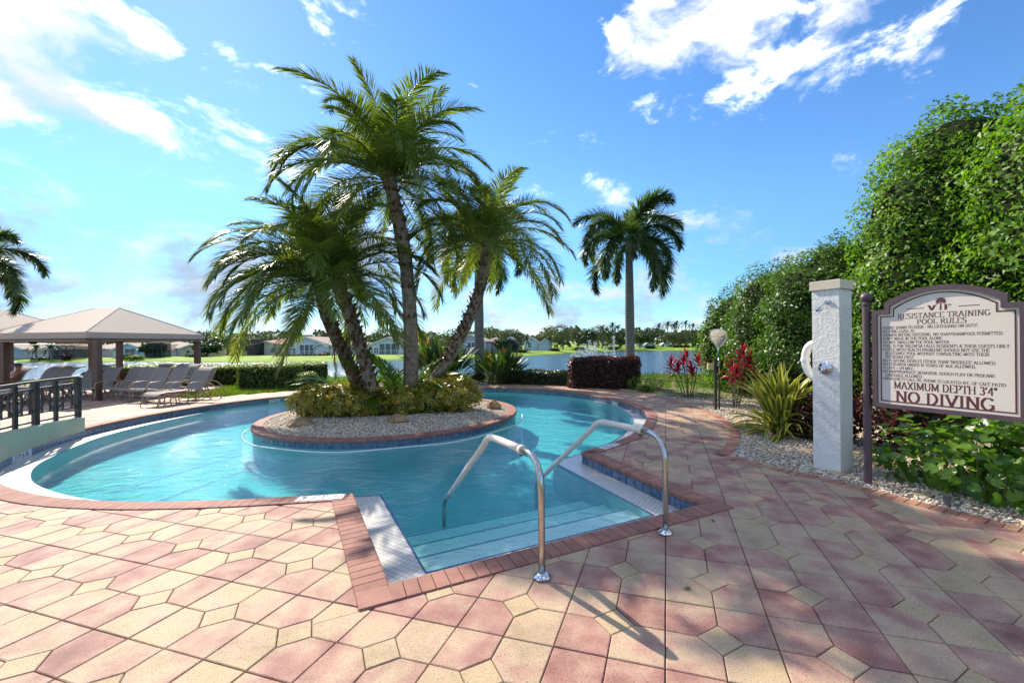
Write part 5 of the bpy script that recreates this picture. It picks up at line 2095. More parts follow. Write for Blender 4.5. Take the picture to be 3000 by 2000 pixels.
phoenix((-3.40, 10.6, .05), [(-3.40, 10.6, .03), (-3.40, 10.6, .68), (-3.38, 10.6, 1.81), (-3.43, 10.6, 2.9), (-3.50, 10.6, 3.8), (-3.62, 10.6, 4.6), (-3.76, 10.6, 5.25), (-3.88, 10.6, 5.8), (-3.92, 10.6, 6.1)],
        'tallest date palm standing in the middle of the pool island', 2.95, 52, 11, r0=.165, r1=.15, boots=.85)
phoenix((-3.05, 10.95, .05), [(-3.05, 10.95, .03), (-2.98, 11.05, .65), (-2.68, 11.15, 1.17), (-2.36, 11.3, 1.75), (-2.12, 11.45, 2.3), (-1.85, 11.55, 3.0), (-1.70, 11.65, 3.65), (-1.60, 11.7, 4.3), (-1.57, 11.75, 4.75)],
        'date palm leaning right on the pool island', 2.7, 41, 23, r0=.15, r1=.14, boots=1.25)
phoenix((-4.02, 9.95, .05), [(-4.0, 9.95, .03), (-4.1, 10.0, .5), (-4.26, 10.0, 1.16), (-4.46, 10.0, 1.82), (-4.64, 10.0, 2.4), (-4.86, 10.0, 2.97), (-5.0, 10.05, 3.45)],
        'front date palm of the left-leaning pair on the island', 2.7, 45, 37, r0=.13, r1=.15, boots=1.2, bias=(PI * 1.02, .35), dead=1)
phoenix((-4.6, 10.8, .05), [(-4.55, 10.8, .03), (-4.87, 10.75, .8), (-5.3, 10.7, 1.83), (-5.56, 10.7, 2.45), (-5.72, 10.7, 3.1), (-5.82, 10.7, 3.6)],
        'back date palm of the left-leaning pair on the island', 2.7, 36, 41, r0=.13, r1=.15, boots=1.1, bias=(PI * .95, .3), dead=1)

# foxtail palms
FX = []
for k, (e0, dr) in enumerate(((72, 120), (58, 148), (44, 160), (24, 150), (0, 118))):
    FX.append([frond_mesh('foxtail_frond', 1.0, e0, dr, 84, .24, 300 + k * 2 + v, MAT['foxtail'], True, .0135, 0, .13, 1.1, (-.15, .2)[v], .12, .011) for v in range(2)])
SPEAR = MB().tube([(0, 0, 0), (0, 0, .4), (.03, 0, 1.2)], [.03, .02, .004], 6).mesh('spear', MAT['shaft'], True)


def foxtail(x, y, zb, h, label, L, nf, seed, r0=.22, r1=.17, rot0=0.0):
    t = thing('foxtail_palm', label, 'palm tree', (x, y, zb), 0, 'foxtail palms by the lake')
    prof = []
    z = -.1
    k = 0
    while z < h:
        q = z / h
        rr = r0 + (r1 - r0) * q + .025 * math.sin(q * PI)
        prof += [(rr, z), (rr, z + .075), (rr * .965, z + .085), (rr * .965, z + .1)]
        z += .10
    MB().lathe(prof, n=18).build('trunk', MAT['foxtrunk'], t, True)
    MB().lathe([(r1 * 1.02, h - .02), (r1 * 1.05, h + .2), (r1 * .85, h + .6), (r1 * .5, h + .95), (.04, h + 1.1)], n=16).build('crownshaft', MAT['shaft'], t, True)
    r = np.random.default_rng(seed)
    for i in range(nf):
        q = i / (nf - 1)
        cls = min(4, int(q * 4.99))
        az = rot0 + i * 2.39996 + r.normal(0, .1)
        sc = L * r.uniform(.9, 1.08)
        ob('frond', FX[cls][i % 2], t, (math.cos(az) * .06, math.sin(az) * .06, h + .95 - .3 * q), (r.normal(0, .08), r.normal(0, .05), az), (sc, sc, sc))
    ob('spear_leaf', SPEAR, t, (0, 0, h + 1.0), (R(4), 0, 0), (1.3, 1.3, 1.5))
    return t


foxtail(4.10, 20.0, -.04, 5.75, 'foxtail palm with smooth grey trunk behind the dark red hedge', 3.35, 16, 5, rot0=.4)
foxtail(-3.05, 19.5, -.04, 5.7, 'foxtail palm with grey trunk behind the leaning date palm', 3.0, 14, 8, rot0=1.1)
foxtail(-20.9, 15.2, -.04, 4.2, 'foxtail palm at the left edge with only its frond tips showing', 2.3, 12, 9, rot0=.1)
t = thing('young_palm', 'yellow-green young palm at the left edge in front of the canopies', 'palm tree', (-16.9, 11.8, 0))
MB().tube([(-.4, 0, -.05), (-.4, 0, 1.3), (-.42, 0, 2.5)], [.09, .08, .07], 10).build('trunk', MAT['trunk'], t, True)
AR = [frond_mesh('areca_frond', 1.0, e, d_, 44, .2, 400 + k, MAT['areca'], False, .02, .12, .15, 1.2, sd_, .12, .012) for k, (e, d_, sd_) in enumerate(((80, 60, .1), (66, 85, -.2), (48, 95, .2), (25, 85, 0)))]
for i in range(9):
    ob('frond', AR[i % 4], t, (-.42, 0, 2.45), (0, 0, i * 2.4), (1.25,) * 3)

# areca clump on the island
t = thing('areca_clump', 'bright green feathery palm clump among the date palm trunks', 'palm', (-4.0, 11.0, .05))
rg = np.random.default_rng(71)
for i in range(40):
    az = i * 2.4 + rg.normal(0, .2)
    c = rg.normal(0, .42, 2) * np.array((1.6, .7))
    sc = rg.uniform(1.25, 1.95)
    ob('frond', AR[i % 4], t, (c[0], c[1], .02), (0, 0, az), (sc, sc, sc))


# ------------------------------------------------------------------ bushes made of leaf clouds
def bush(name, label, cat, loc, blobs, n, size, mat, seed, group=None, aspect=.5, jitter=.55, up=.35, zmin=.0, core=.78, lump=.13, rz=0, toner=None, lo=.78, leafname='foliage', along=None, stems=None):
    t = thing(name, label, cat, loc, rz, group)
    r = np.random.default_rng(seed)
    P, N = blob_points(blobs, n, r, lo=lo, zmin=zmin, lump=lump)
    V, F = leaf_quads(P, N, size, r, aspect, jitter, up)
    tn = np.clip(r.beta(2, 2.6, len(P)) * .75 + .28 * np.maximum(0, np.sin(P[:, 0] * 4.3 + seed) * np.sin(P[:, 1] * 3.7) + np.sin(P[:, 2] * 4.9 + P[:, 0])) * r.random(len(P)), 0, 1) if toner is None else toner(r, P)
    o = ob(leafname, npmesh(leafname, V, F, mat, False, np.repeat(tn, 4)), t)
    tag(o, kind='stuff')
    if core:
        ellipsoids(blobs, core).build('shade_core', MAT['inner'], t, True)
    if stems:
        for s_ in stems:
            MB().tube(s_[0], s_[1], 8).build('trunk', MAT['bark'], t, True)
    return t


HG = 'tall clipped ficus trees along the right side'
HT = [('ficus_tree', 'tallest glossy ficus tree behind the rules sign at the right edge', (9.0, 6.1), [(0, 0, 1.7, 2.1, 2.2, 1.9), (-.1, .0, 3.4, 2.2, 2.2, 1.9), (.35, .3, 4.7, 1.9, 1.9, 1.55), (-.7, -.9, 2.6, 1.2, 1.2, 1.3), (1.0, -1.5, 3.6, 1.7, 1.6, 1.9), (-1.0, 0, 4.2, 1.2, 1.5, 1.3)], 62000, .098, MAT['ficus'], 2.7),
      ('ficus_tree', 'broad ficus tree rising behind the shower column', (8.35, 8.6), [(0, 0, 1.6, 1.8, 1.7, 1.8), (-.1, .1, 3.2, 1.6, 1.6, 1.6), (-.5, 0, 4.35, 1.05, 1.2, 1.15), (.3, .1, 5.2, 1.35, 1.3, 1.3), (-.5, .4, 2.3, 1.15, 1.2, 1.2)], 50000, .092, MAT['ficus'], 2.2),
      ('ficus_tree', 'ficus tree left of the shower column, second in height behind the striped plant', (7.6, 10.7), [(0, 0, 1.4, 1.9, 1.5, 1.6), (-.2, .2, 2.8, 1.6, 1.4, 1.25), (-.6, .2, 2.0, 1.25, 1.2, 1.3), (.3, .3, 3.5, 1.1, 1.1, .95)], 32000, .088, MAT['ficus_dark'], 1.8),
      ('ficus_tree', 'rounded ficus tree behind the leaf net', (7.4, 12.7), [(0, 0, 1.3, 1.8, 1.4, 1.5), (-.2, .1, 2.8, 1.4, 1.3, 1.3), (-.75, 0, 1.8, 1.0, 1.1, 1.3)], 22000, .088, MAT['ficus_dark'], 1.6),
      ('ficus_tree', 'lowest ficus tree at the lake end of the row', (7.3, 14.6), [(0, 0, 1.2, 1.75, 1.3, 1.4), (-.3, 0, 2.5, 1.25, 1.2, 1.1), (-1.05, -.1, 1.6, .9, 1.0, 1.3)], 20000, .088, MAT['ficus'], 1.4)]
for nme, lb, (x, y), bl, n, sz, mt, hh in HT:
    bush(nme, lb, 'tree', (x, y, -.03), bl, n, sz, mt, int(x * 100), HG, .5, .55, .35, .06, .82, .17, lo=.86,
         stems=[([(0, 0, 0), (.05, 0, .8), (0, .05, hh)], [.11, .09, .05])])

for t in [o for o in COL.objects if o.name.startswith('ficus_tree') and o.parent is None]:
    r = np.random.default_rng(int(t.location.y * 10))
    for k in range(26):                                  # bare branches showing between the leaves
        a = r.uniform(PI * .7, PI * 1.6)
        z0 = r.uniform(.8, 4.2 if t.location.y < 10 else 2.6)
        rr = (1.55 if t.location.y < 10 else 1.3)
        p = np.array((math.cos(a) * .5, math.sin(a) * .5, z0 - .5))
        q = np.array((math.cos(a) * rr, math.sin(a) * rr, z0 + r.uniform(-.1, .4)))
        m = (p + q) / 2 + r.normal(0, .12, 3)
        e = q + np.array((math.cos(a + r.normal(0, .6)), math.sin(a + r.normal(0, .6)), r.uniform(-.2, .7))) * r.uniform(.2, .4)
        MB().tube([p, m, q, e], [.022, .016, .011, .005], 5).build('branch', MAT['twig'], t)

# low planting below the ficus row
bush('croton_shrub', 'mottled brown and red low shrub behind the shower column', 'shrub', (4.95, 7.35, -.02), [(0, 0, .45, .55, .5, .5)], 1500, .085, MAT['copper'], 81, None, .5, .6, .4, .02, .6)
bush('croton_shrub', 'dark mottled shrub under the tall ficus behind the sign post', 'shrub', (5.7, 6.6, -.02), [(0, 0, .55, .6, .6, .6)], 1500, .085, MAT['copper'], 82, None, .5, .6, .4, .02, .6)

# schefflera on the island
def clusters(blobs, n, rng, zmin, leaf=.085, per=7, lump=.16, tone=None):
    P, N = blob_points(blobs, n, rng, lo=.72, zmin=zmin, lump=lump, inner_cut=.7)
    m = len(P)
    ax = norm_rows(N * .8 + np.array([0, 0, .6]) + rng.normal(0, .35, (m, 3)))
    u = norm_rows(np.cross(ax, rng.normal(0, 1, (m, 3))))
    w = np.cross(ax, u)
    Vs, ts = [], []
    tn = rng.random(m) if tone is None else tone(rng, P)
    for k in range(per):
        a = 2 * PI * k / per + rng.normal(0, .15, m)
        d = norm_rows(u * np.cos(a)[:, None] + w * np.sin(a)[:, None] + ax * .12)
        s = np.cross(ax, d)
        L = (leaf * rng.uniform(.75, 1.2, m))[:, None]
        base = P + d * L * .12
        mid = P + d * L * .62
        V = np.stack([base, mid + s * L * .2 + ax * L * .06, P + d * L * 1.08 - ax * L * .12, mid - s * L * .2 + ax * L * .06], 1)
        Vs.append(V.reshape(-1, 3))
        ts.append(np.repeat(np.clip(tn + rng.normal(0, .07, m), 0, 1), 4))
    V = np.vstack(Vs)
    return V, np.arange(len(V)).reshape(-1, 4), np.concatenate(ts)


def schef(label, loc, blobs, n, seed):
    t = thing('schefflera_shrub', label, 'shrub', loc, 0, 'variegated shrubs on the island')
    r = np.random.default_rng(seed)

    def tone(rng, P):
        q = np.clip(rng.beta(2.2, 1.8, len(P)) * .8 + .12, 0, .93)
        return np.where(rng.random(len(P)) < .035, 1.0, q)
    V, F, tn = clusters(blobs, int(n * 1.35), r, .03, leaf=.098, tone=tone)
    tag(ob('foliage', npmesh('foliage', V, F, MAT['schef'], False, tn), t), kind='stuff')
    for k in range(9):
        a = r.uniform(0, 6.28)
        b = blobs[k % len(blobs)]
        MB().tube([(b[0] + .3 * b[3] * math.cos(a), b[1] + .3 * b[4] * math.sin(a), 0), (b[0] + .7 * b[3] * math.cos(a), b[1] + .7 * b[4] * math.sin(a), b[2] + .5 * b[5])], [.012, .007], 5).build('stem', MAT['bark'], t)
    return t


schef('yellow variegated shrub on the left half of the island', (-4.95, 10.0, .05), [(-.55, .05, .36, .62, .55, .36), (.05, -.12, .37, .6, .5, .38), (.62, -.08, .32, .5, .5, .34), (-.2, .5, .36, .7, .5, .36)], 1250, 91)
schef('yellow variegated shrub on the right half of the island', (-2.75, 10.35, .05), [(-.7, -.25, .34, .55, .5, .36), (0, -.05, .42, .68, .5, .42), (.62, .1, .42, .55, .5, .42), (.1, .5, .42, .8, .5, .4), (-1.15, -.2, .26, .4, .4, .28)], 1350, 92)

# clipped hedges behind the loungers
def hedge(label, loc, sx, sy, sz, n, size, mat, seed, name='clipped_hedge', group=None, rz=0.0, rnd=.14, toner=None, cat='hedge'):
    t = thing(name, label, cat, loc, rz, group)
    r = np.random.default_rng(seed)
    P, N = box_points(sx, sy, sz, n, r, rnd)
    V, F = leaf_quads(P, N, size, r, .55, .5, .3)
    tn = np.clip(r.beta(2, 2.6, len(P)) + .18 * (N[:, 2] > .7), 0, 1) if toner is None else toner(r, P)
    tag(ob('foliage', npmesh('foliage', V, F, mat, False, np.repeat(tn, 4)), t), kind='stuff')
    d = .11
    MB().prism([(-sx / 2 + d, -sy / 2 + d), (sx / 2 - d, -sy / 2 + d), (sx / 2 - d, sy / 2 - d), (-sx / 2 + d, sy / 2 - d)], .02, sz - d, None, .05).build('shade_core', MAT['inner'], t)
    return t


GH = 'clipped hedges between the loungers and the lake'
hedge('long low clipped hedge stretching behind the loungers', (-15.6, 19.3, -.03), 9.6, 1.5, .9, 11000, .065, MAT['clipped'], 101, group=GH, rz=R(-4))
hedge('squared clipped hedge block left of the island, nearest the pool', (-11.35, 17.3, -.03), 2.1, 1.3, 1.02, 5200, .062, MAT['clipped'], 102, group=GH, rnd=.22)
hedge('clipped hedge block at the rear right end of the hedge row', (-10.75, 18.9, -.03), 1.5, 1.2, 1.0, 3000, .062, MAT['clipped'], 103, group=GH, rnd=.2)
hedge('smallest clipped hedge block, at the right end of the row', (-9.95, 17.3, -.03), .75, .8, .62, 1500, .06, MAT['clipped'], 104, group=GH, rnd=.2)
for x_, y_, a_, mt, lb in ((.99, 2.945, .4, 'begonia', 'green leaf lying on the paving left of the farther handrail shadow'), (1.62, 4.05, 1.9, 'dead', 'dark brown leaf lying on the paving right of the pool corner'),
                           (1.35, 5.25, .9, 'dead', 'dry leaf scrap on the white ledge of the entry bay')):
    z_ = .006 if y_ < 5 else LEDGE_Z + .008
    V = np.array([(-.03, 0, 0), (-.01, .012, .004), (.015, .011, .006), (.034, 0, .002), (.015, -.011, .005), (-.01, -.012, .003)])
    o = ob('fallen_leaf', npmesh('fallen_leaf', V, [(0, 5, 4, 3, 2, 1)], MAT[mt], False, np.full(6, .3)), None, (x_, y_, z_), (0, 0, a_))
    tag(o, lb, 'leaf', 'fallen leaves by the pool')
hedge('dark red clipped hedge beyond the right side of the pool', (2.3, 16.25, -.03), 2.65, 1.05, 1.2, 7000, .085, MAT['copper'], 105, 'copperleaf_hedge', None, R(-5), .2)
hedge('low dull green hedge left of the dark red hedge', (-.55, 17.75, -.03), 3.1, .8, .62, 4200, .075, MAT['lowgreen'], 106, 'low_hedge', None, R(-20), .2)

# ------------------------------------------------------------------ strap-leaf plants
def strap(name, L, wd, e0, droop, mat, seed, stripe=False, cols=4, power=1.4, ns=9, keel=.25, tip=.35, stalk=0.0):
    """long arching leaf; x outward, z up"""
    r = np.random.default_rng(seed)
    s = np.linspace(0, 1, ns)
    ang = np.radians(e0 - droop * s ** power)
    x = np.r_[0, np.cumsum(np.cos(ang[:-1]))] * L / (ns - 1)
    z = np.r_[0, np.cumsum(np.sin(ang[:-1]))] * L / (ns - 1)
    w = wd * np.where(s < stalk, .12, np.sin(np.clip((s - stalk) / (1 - stalk), 0, 1) ** .6 * PI * .96 + .12)) if stalk else wd * np.clip(np.interp(s, [0, .25, .6, 1], [.55, .9, 1, .03]), .02, 1)
    V, tone = [], []
    for k in range(ns):
        for c in range(cols + 1):
            q = c / cols * 2 - 1
            lift = abs(q) * keel * w[k]
            V.append((x[k] - math.sin(ang[k]) * lift, q * w[k] / 2, z[k] + math.cos(ang[k]) * lift))
            if stripe:
                tone.append(np.clip(.82 - .75 * (1 - abs(q)) ** 1.2 + r.normal(0, .08), 0, 1) if r.random() < .9 else .9)
            else:
                tone.append(np.clip(.25 + .4 * s[k] + r.normal(0, .1), 0, 1))
    F = [(k * (cols + 1) + c, k * (cols + 1) + c + 1, (k + 1) * (cols + 1) + c + 1, (k + 1) * (cols + 1) + c) for k in range(ns - 1) for c in range(cols)]
    return npmesh(name, V, F, mat, True, tone)


ST = [strap('striped_leaf', 1.0, .095, e, d_, MAT['furcraea'], 500 + k, True) for k, (e, d_) in enumerate(((82, 20), (74, 40), (64, 55), (52, 70), (38, 80), (24, 75), (10, 60), (68, 25)))]
t = thing('striped_plant', 'yellow and green striped sword-leaf plant left of the shower column', 'plant', (4.42, 7.85, -.02))
rg = np.random.default_rng(510)
for i in range(150):
    q = i / 149
    k = min(6, int(q * 7)) if i % 6 else 7
    sc = rg.uniform(.85, 1.15) * (1.2 if k < 3 or k == 7 else 1.0)
    az = i * 2.39996 + rg.normal(0, .15)
    ob('leaf', ST[k], t, (rg.normal(0, .09), rg.normal(0, .09), .02 + .10 * (1 - q)), (rg.normal(0, .1), 0, az), (sc,) * 3)

CO = [strap('cordyline_leaf', 1.0, .2, e, d_, MAT['cordy'], 520 + k, False, 2, stalk=.12) for k, (e, d_) in enumerate(((80, 15), (66, 40), (48, 65), (28, 80), (6, 70)))]


def cordyline(loc, label, stems, seed, leaf=.42):
    t = thing('red_cordyline', label, 'plant', loc, 0, 'red-leaved cordylines at the lake edge')
    r = np.random.default_rng(seed)
    for (x, y, z) in stems:
        MB().tube([(x * .25, y * .25, -.02), (x * .6, y * .6, z * .45), (x, y, z)], [.018, .015, .012], 6).build('stem', MAT['bark'], t)
        for i in range(16):
            q = i / 15
            sc = leaf * r.uniform(.75, 1.15)
            ob('leaf', CO[min(4, int(q * 5))], t, (x, y, z + .02 - .22 * q), (r.normal(0, .15), 0, i * 2.4 + r.normal(0, .2)), (sc,) * 3)
    return t


cordyline((4.58, 13.25, -.03), 'red cordyline standing clear against the lake water', [(-.35, 0, .85), (-.05, .1, 1.22), (.3, 0, 1.1), (-.2, -.1, 1.05), (.12, .0, .75), (-.55, .05, .98)], 531)
cordyline((4.98, 11.0, -.03), 'red cordyline growing right behind the leaf net', [(-.05, 0, 1.0), (.28, .1, 1.35), (.1, .1, .85), (.4, 0, 1.1)], 532)

BP = [strap('bop_leaf', 1.0, .105, e, d_, MAT['bop'], 540 + k, False, 2, stalk=.5, ns=12) for k, (e, d_) in enumerate(((87, 8), (81, 12), (74, 18), (66, 26), (54, 36)))]
FLW = MB().add([(0, 0, 0), (.03, .01, .09), (.16, 0, .05), (.03, -.01, .05), (0, .01, .16), (-.03, 0, .14)], [(0, 1, 2), (0, 2, 3), (0, 3, 4), (0, 4, 5), (0, 1, 4)]).mesh('flower', MAT['flower'])
at_ = FLW.attributes.new('tone', 'FLOAT', 'POINT')
at_.data.foreach_set('value', [.3] * 6)


def bop(loc, label, n, h, spread, seed):
    t = thing('bird_of_paradise', label, 'plant', loc, 0, 'bird-of-paradise clumps before the lake')
    r = np.random.default_rng(seed)
    for i in range(n):
        q = r.random()
        az = i * 2.4
        sc = h * r.uniform(.6, 1.06) * (1 - .12 * q)
        c = np.array((math.cos(az), math.sin(az))) * spread * math.sqrt(r.random())
        ob('leaf', BP[min(4, int(q * 5))], t, (c[0], c[1], 0), (r.normal(0, .12), 0, az), (sc,) * 3)
    for i in range(5):
        az = r.uniform(0, 6.28)
        ob('flower', FLW, t, (math.cos(az) * spread * .8, -abs(math.sin(az)) * spread, h * r.uniform(.6, .85)), (0, 0, az), (1.3,) * 3)
    return t


bop((-4.65, 18.7, -.03), 'dark bird-of-paradise clump between the date palm trunks', 230, 2.15, .72, 551)
bop((-1.95, 18.0, -.03), 'dark bird-of-paradise clump right of the grey foxtail trunk', 180, 1.75, .6, 552)

# ------------------------------------------------------------------ round-leaved plant below the sign
def round_leaf(seed, r=1.0):
    g = np.random.default_rng(seed)
    n = 11
    V, tone = [(.0, 0, -.16 * r)], [.62]
    for k in range(n):
        a = R(18) + (2 * PI - R(36)) * k / (n - 1)
        rr = r * (.92 + .1 * math.sin(3 * a + seed)) * (1 + .14 * math.cos(a - PI))
        V.append((-math.cos(a) * rr, math.sin(a) * rr, .10 * math.sin(4 * a + seed) * r + g.normal(0, .03)))
        tone.append(np.clip(.35 + g.normal(0, .1), 0, 1))
    F = [(0, k, k + 1) for k in range(1, n)]
    return npmesh('round_leaf', V, F, MAT['begonia'], True, tone)


def recolor(me, add):
    a = me.attributes['tone']
    v = np.zeros(len(me.vertices), np.float32)
    a.data.foreach_get('value', v)
    a.data.foreach_set('value', np.clip(v + add, 0, 1))
    return me


RL = [recolor(round_leaf(600 + k), ad) for k, ad in enumerate((-.25, -.1, 0, .1, .22, .4))]
t = thing('begonia_bush', 'round-leaved green bush on the pebbles below the rules sign', 'bush', (4.9, 4.75, -.02))
rg = np.random.default_rng(61)
bl = [(-.15, .45, .34, .55, .55, .42), (-.1, -.05, .36, .5, .5, .44), (.3, -.45, .36, .5, .5, .44), (.75, .1, .5, .7, .8, .5), (.45, -.9, .36, .5, .5, .44)]
P, N = blob_points(bl, 1500, rg, lo=.70, zmin=.03, lump=.2, inner_cut=.68)
vis = (P[:, 0] * -.75 + P[:, 1] * -.66)
order = np.argsort(-vis)
P, N = P[order], N[order]
for i in range(300):
    nz_ = Vector(N[i] + np.array((-.1, -.1, .9)) + rg.normal(0, .4, 3)).normalized()
    e = nz_.to_track_quat('Z', 'X').to_euler()
    sc = rg.uniform(.045, .078)
    o = ob('leaf', RL[int(rg.integers(0, 6))], t, P[i], None, (sc,) * 3)
    o.rotation_mode = 'QUATERNION'
    o.rotation_quaternion = nz_.to_track_quat('Z', 'X') @ Matrix.Rotation(rg.uniform(0, 6.28), 3, 'Z').to_quaternion()
base = np.array([v.co[:] for v in RL[1].vertices])
fb = np.array([p.vertices[:] for p in RL[1].polygons])
Vs, Fs, Ts = [], [], []
for i in range(300, len(P)):
    q = Vector(N[i] + np.array((0, 0, .9)) + rg.normal(0, .45, 3)).normalized().to_track_quat('Z', 'X') @ Matrix.Rotation(rg.uniform(0, 6.28), 3, 'Z').to_quaternion()
    Mx = np.array(q.to_matrix())
    Vs.append(base * rg.uniform(.045, .075) @ Mx.T + P[i])
    Fs.append(fb + len(Fs) * len(base))
    Ts.append(np.full(len(base), np.clip(rg.normal(.35, .18), 0, 1)))
tag(ob('leaves_behind', npmesh('leaves_behind', np.vstack(Vs), np.vstack(Fs), MAT['begonia'], True, np.concatenate(Ts)), t), kind='stuff')
for k in range(40):
    i = int(rg.integers(0, len(P)))
    a = P[i]
    MB().tube([(a[0] * .75, a[1] * .8, -.01), (a[0] * .9, a[1] * .92, a[2] * .55), (a[0], a[1], a[2] - .02)], [.009, .007, .004], 5).build('stem', MAT['areca_stem'] if 'areca_stem' in MAT else MAT['rachis'], t)

# ------------------------------------------------------------------ lake-side odds and ends
t = thing('twiggy_shrub', 'bare twiggy shrub between the dark red hedge and the lake', 'shrub', (3.95, 15.2, -.03))
rg = np.random.default_rng(63)
for k in range(26):
    a = rg.uniform(0, 6.28)
    e = rg.uniform(.3, 1.2)
    L = rg.uniform(.45, .95)
    p0 = np.array((rg.normal(0, .08), rg.normal(0, .05), 0))
    pts = [p0]
    for j in range(4):
        d = np.array((math.cos(a) * math.cos(e), math.sin(a) * math.cos(e), math.sin(e)))
        pts.append(pts[-1] + d * L / 4)
        a += rg.normal(0, .5)
        e += rg.normal(0, .3)
    MB().tube(pts, [.012, .01, .008, .006, .003], 5).build('twig', MAT['twig'], t)
P, N = blob_points([(0, 0, .35, .55, .4, .35)], 420, rg, lo=.5, zmin=.02)
V, F = leaf_quads(P, N, .06, rg, .5, .8)
tag(ob('sparse_leaves', npmesh('sparse_leaves', V, F, MAT['clipped'], False, np.repeat(rg.random(len(P)) * .5 + .4, 4)), t), kind='stuff')
bush('small_shrub', 'small bright green shrub at the foot of the twiggy shrub', 'shrub', (3.52, 14.6, -.03), [(0, 0, .14, .34, .3, .2)], 900, .055, MAT['areca'], 64, None, .35, .7, .6, .0, .6)
bush('small_shrub', 'small pale shrub at the right end of the dark red hedge', 'shrub', (3.3, 15.35, -.03), [(0, 0, .22, .26, .25, .25)], 500, .07, MAT['clipped'], 65, None, .5, .7, .6, .0, .6)
bush('strappy_lily', 'small green strappy plant between the two bird-of-paradise clumps', 'plant', (-3.55, 17.9, -.03), [(0, 0, .22, .4, .3, .25)], 420, .22, MAT['areca'], 66, None, .14, .9, .9, .0, 0)
bush('dry_shrub', 'low brownish shrub right of the leaning palm trunk', 'shrub', (-2.9, 18.4, -.03), [(0, 0, .3, .65, .4, .32)], 900, .08, MAT['dead'], 67, None, .3, .8, .6, .0, .5)

# lawn and ground cover
def grass(name, poly, n, size, seed, z=-.03, tone=(.2, .8)):
    r = np.random.default_rng(seed)
    poly = np.array(poly)
    lo, hi = poly.min(0), poly.max(0)
    P = r.uniform(lo, hi, (n, 2))
    P = P[inside(poly, P[:, 0], P[:, 1])]
    m = len(P)
    a = r.uniform(0, 6.28, m)
    h = size * r.uniform(.6, 1.3, m)
    w = size * .16
    bx, by = np.cos(a) * w, np.sin(a) * w
    lx, ly = r.normal(0, .4, m) * h, r.normal(0, .4, m) * h
    z0 = np.array([near_z(x, y) for x, y in P]) if z is None else np.full(m, z)
    V = np.stack([np.stack([P[:, 0] - bx, P[:, 1] - by, z0], 1), np.stack([P[:, 0] + bx, P[:, 1] + by, z0], 1), np.stack([P[:, 0] + lx, P[:, 1] + ly, z0 + h], 1)], 1)
    tn = np.repeat(r.uniform(tone[0], tone[1], m), 3)
    o = ob(name, npmesh(name, V.reshape(-1, 3), np.arange(m * 3).reshape(m, 3), MAT['lawn'], False, tn))
    return tag(o, kind='stuff')


grass('ground_cover', [(-9.3, 16.6), (-9.7, 16.05), (-10.8, 14.95), (-11.75, 14.05), (-12.8, 14.4), (-13.2, 15.6), (-13.5, 17.5), (-13.9, 18.9), (-11, 20.5), (-7.8, 20.5), (-7.2, 18.3), (-8.5, 17.4)], 26000, .11, 71)
grass('lawn_grass', [(3.2, 15.4), (4.3, 13.0), (6.2, 12.4), (9, 16), (8, 21), (2, 21), (1.5, 17.6)], 22000, .07, 72)
grass('shore_grass', [(-30, 20.5), (-7, 20.3), (-2, 19.5), (10, 20.5), (12, 25.5), (-30, 25.8)], 26000, .13, 73, None, (.1, .6))
# ------------------------------------------------------------------ houses across the lake
MAT['h_blue'] = mat_basic('blue_white_stucco', [(.46, .58, .66), (.52, .63, .70)], .8, .6)
MAT['h_white'] = mat_basic('white_stucco', [(.56, .58, .60), (.63, .65, .66)], .8, .6)
MAT['h_pink'] = mat_basic('pinkish_stucco', [(.52, .46, .45), (.58, .52, .50)], .8, .6)
MAT['h_cream'] = mat_basic('cream_stucco_house', [(.58, .52, .36), (.64, .58, .42)], .8, .6)
MAT['h_grey'] = mat_basic('grey_stucco', [(.34, .38, .42), (.40, .44, .47)], .8, .6)
MAT['roof_tan'] = mat_basic('tan_roof_tile', [(.27, .195, .145), (.36, .27, .20)], .85, 3, bump=.5, bscale=6, bdist=.05)
MAT['roof_red'] = mat_basic('red_roof_tile', [(.30, .105, .07), (.40, .15, .10)], .85, 3, bump=.5, bscale=6, bdist=.05)
MAT['roof_brown'] = mat_basic('brown_roof_tile', [(.20, .145, .11), (.28, .205, .16)], .85, 3, bump=.5, bscale=6, bdist=.05)
MAT['trim'] = mat_basic('white_trim', (.68, .69, .69), .6)
MAT['glass'] = mat_basic('dark_window_glass', [(.03, .045, .06), (.07, .09, .11)], .15, 2, spec=.7)
MAT['cage'] = mat_basic('cage_bars', (.045, .038, .035), .6)
MAT['screen'] = net_mat('dark_insect_screen', (.045, .05, .055), .62)
MAT['porch'] = mat_basic('painted_porch_shade', [(.10, .12, .14), (.16, .18, .2)], .9, 1)


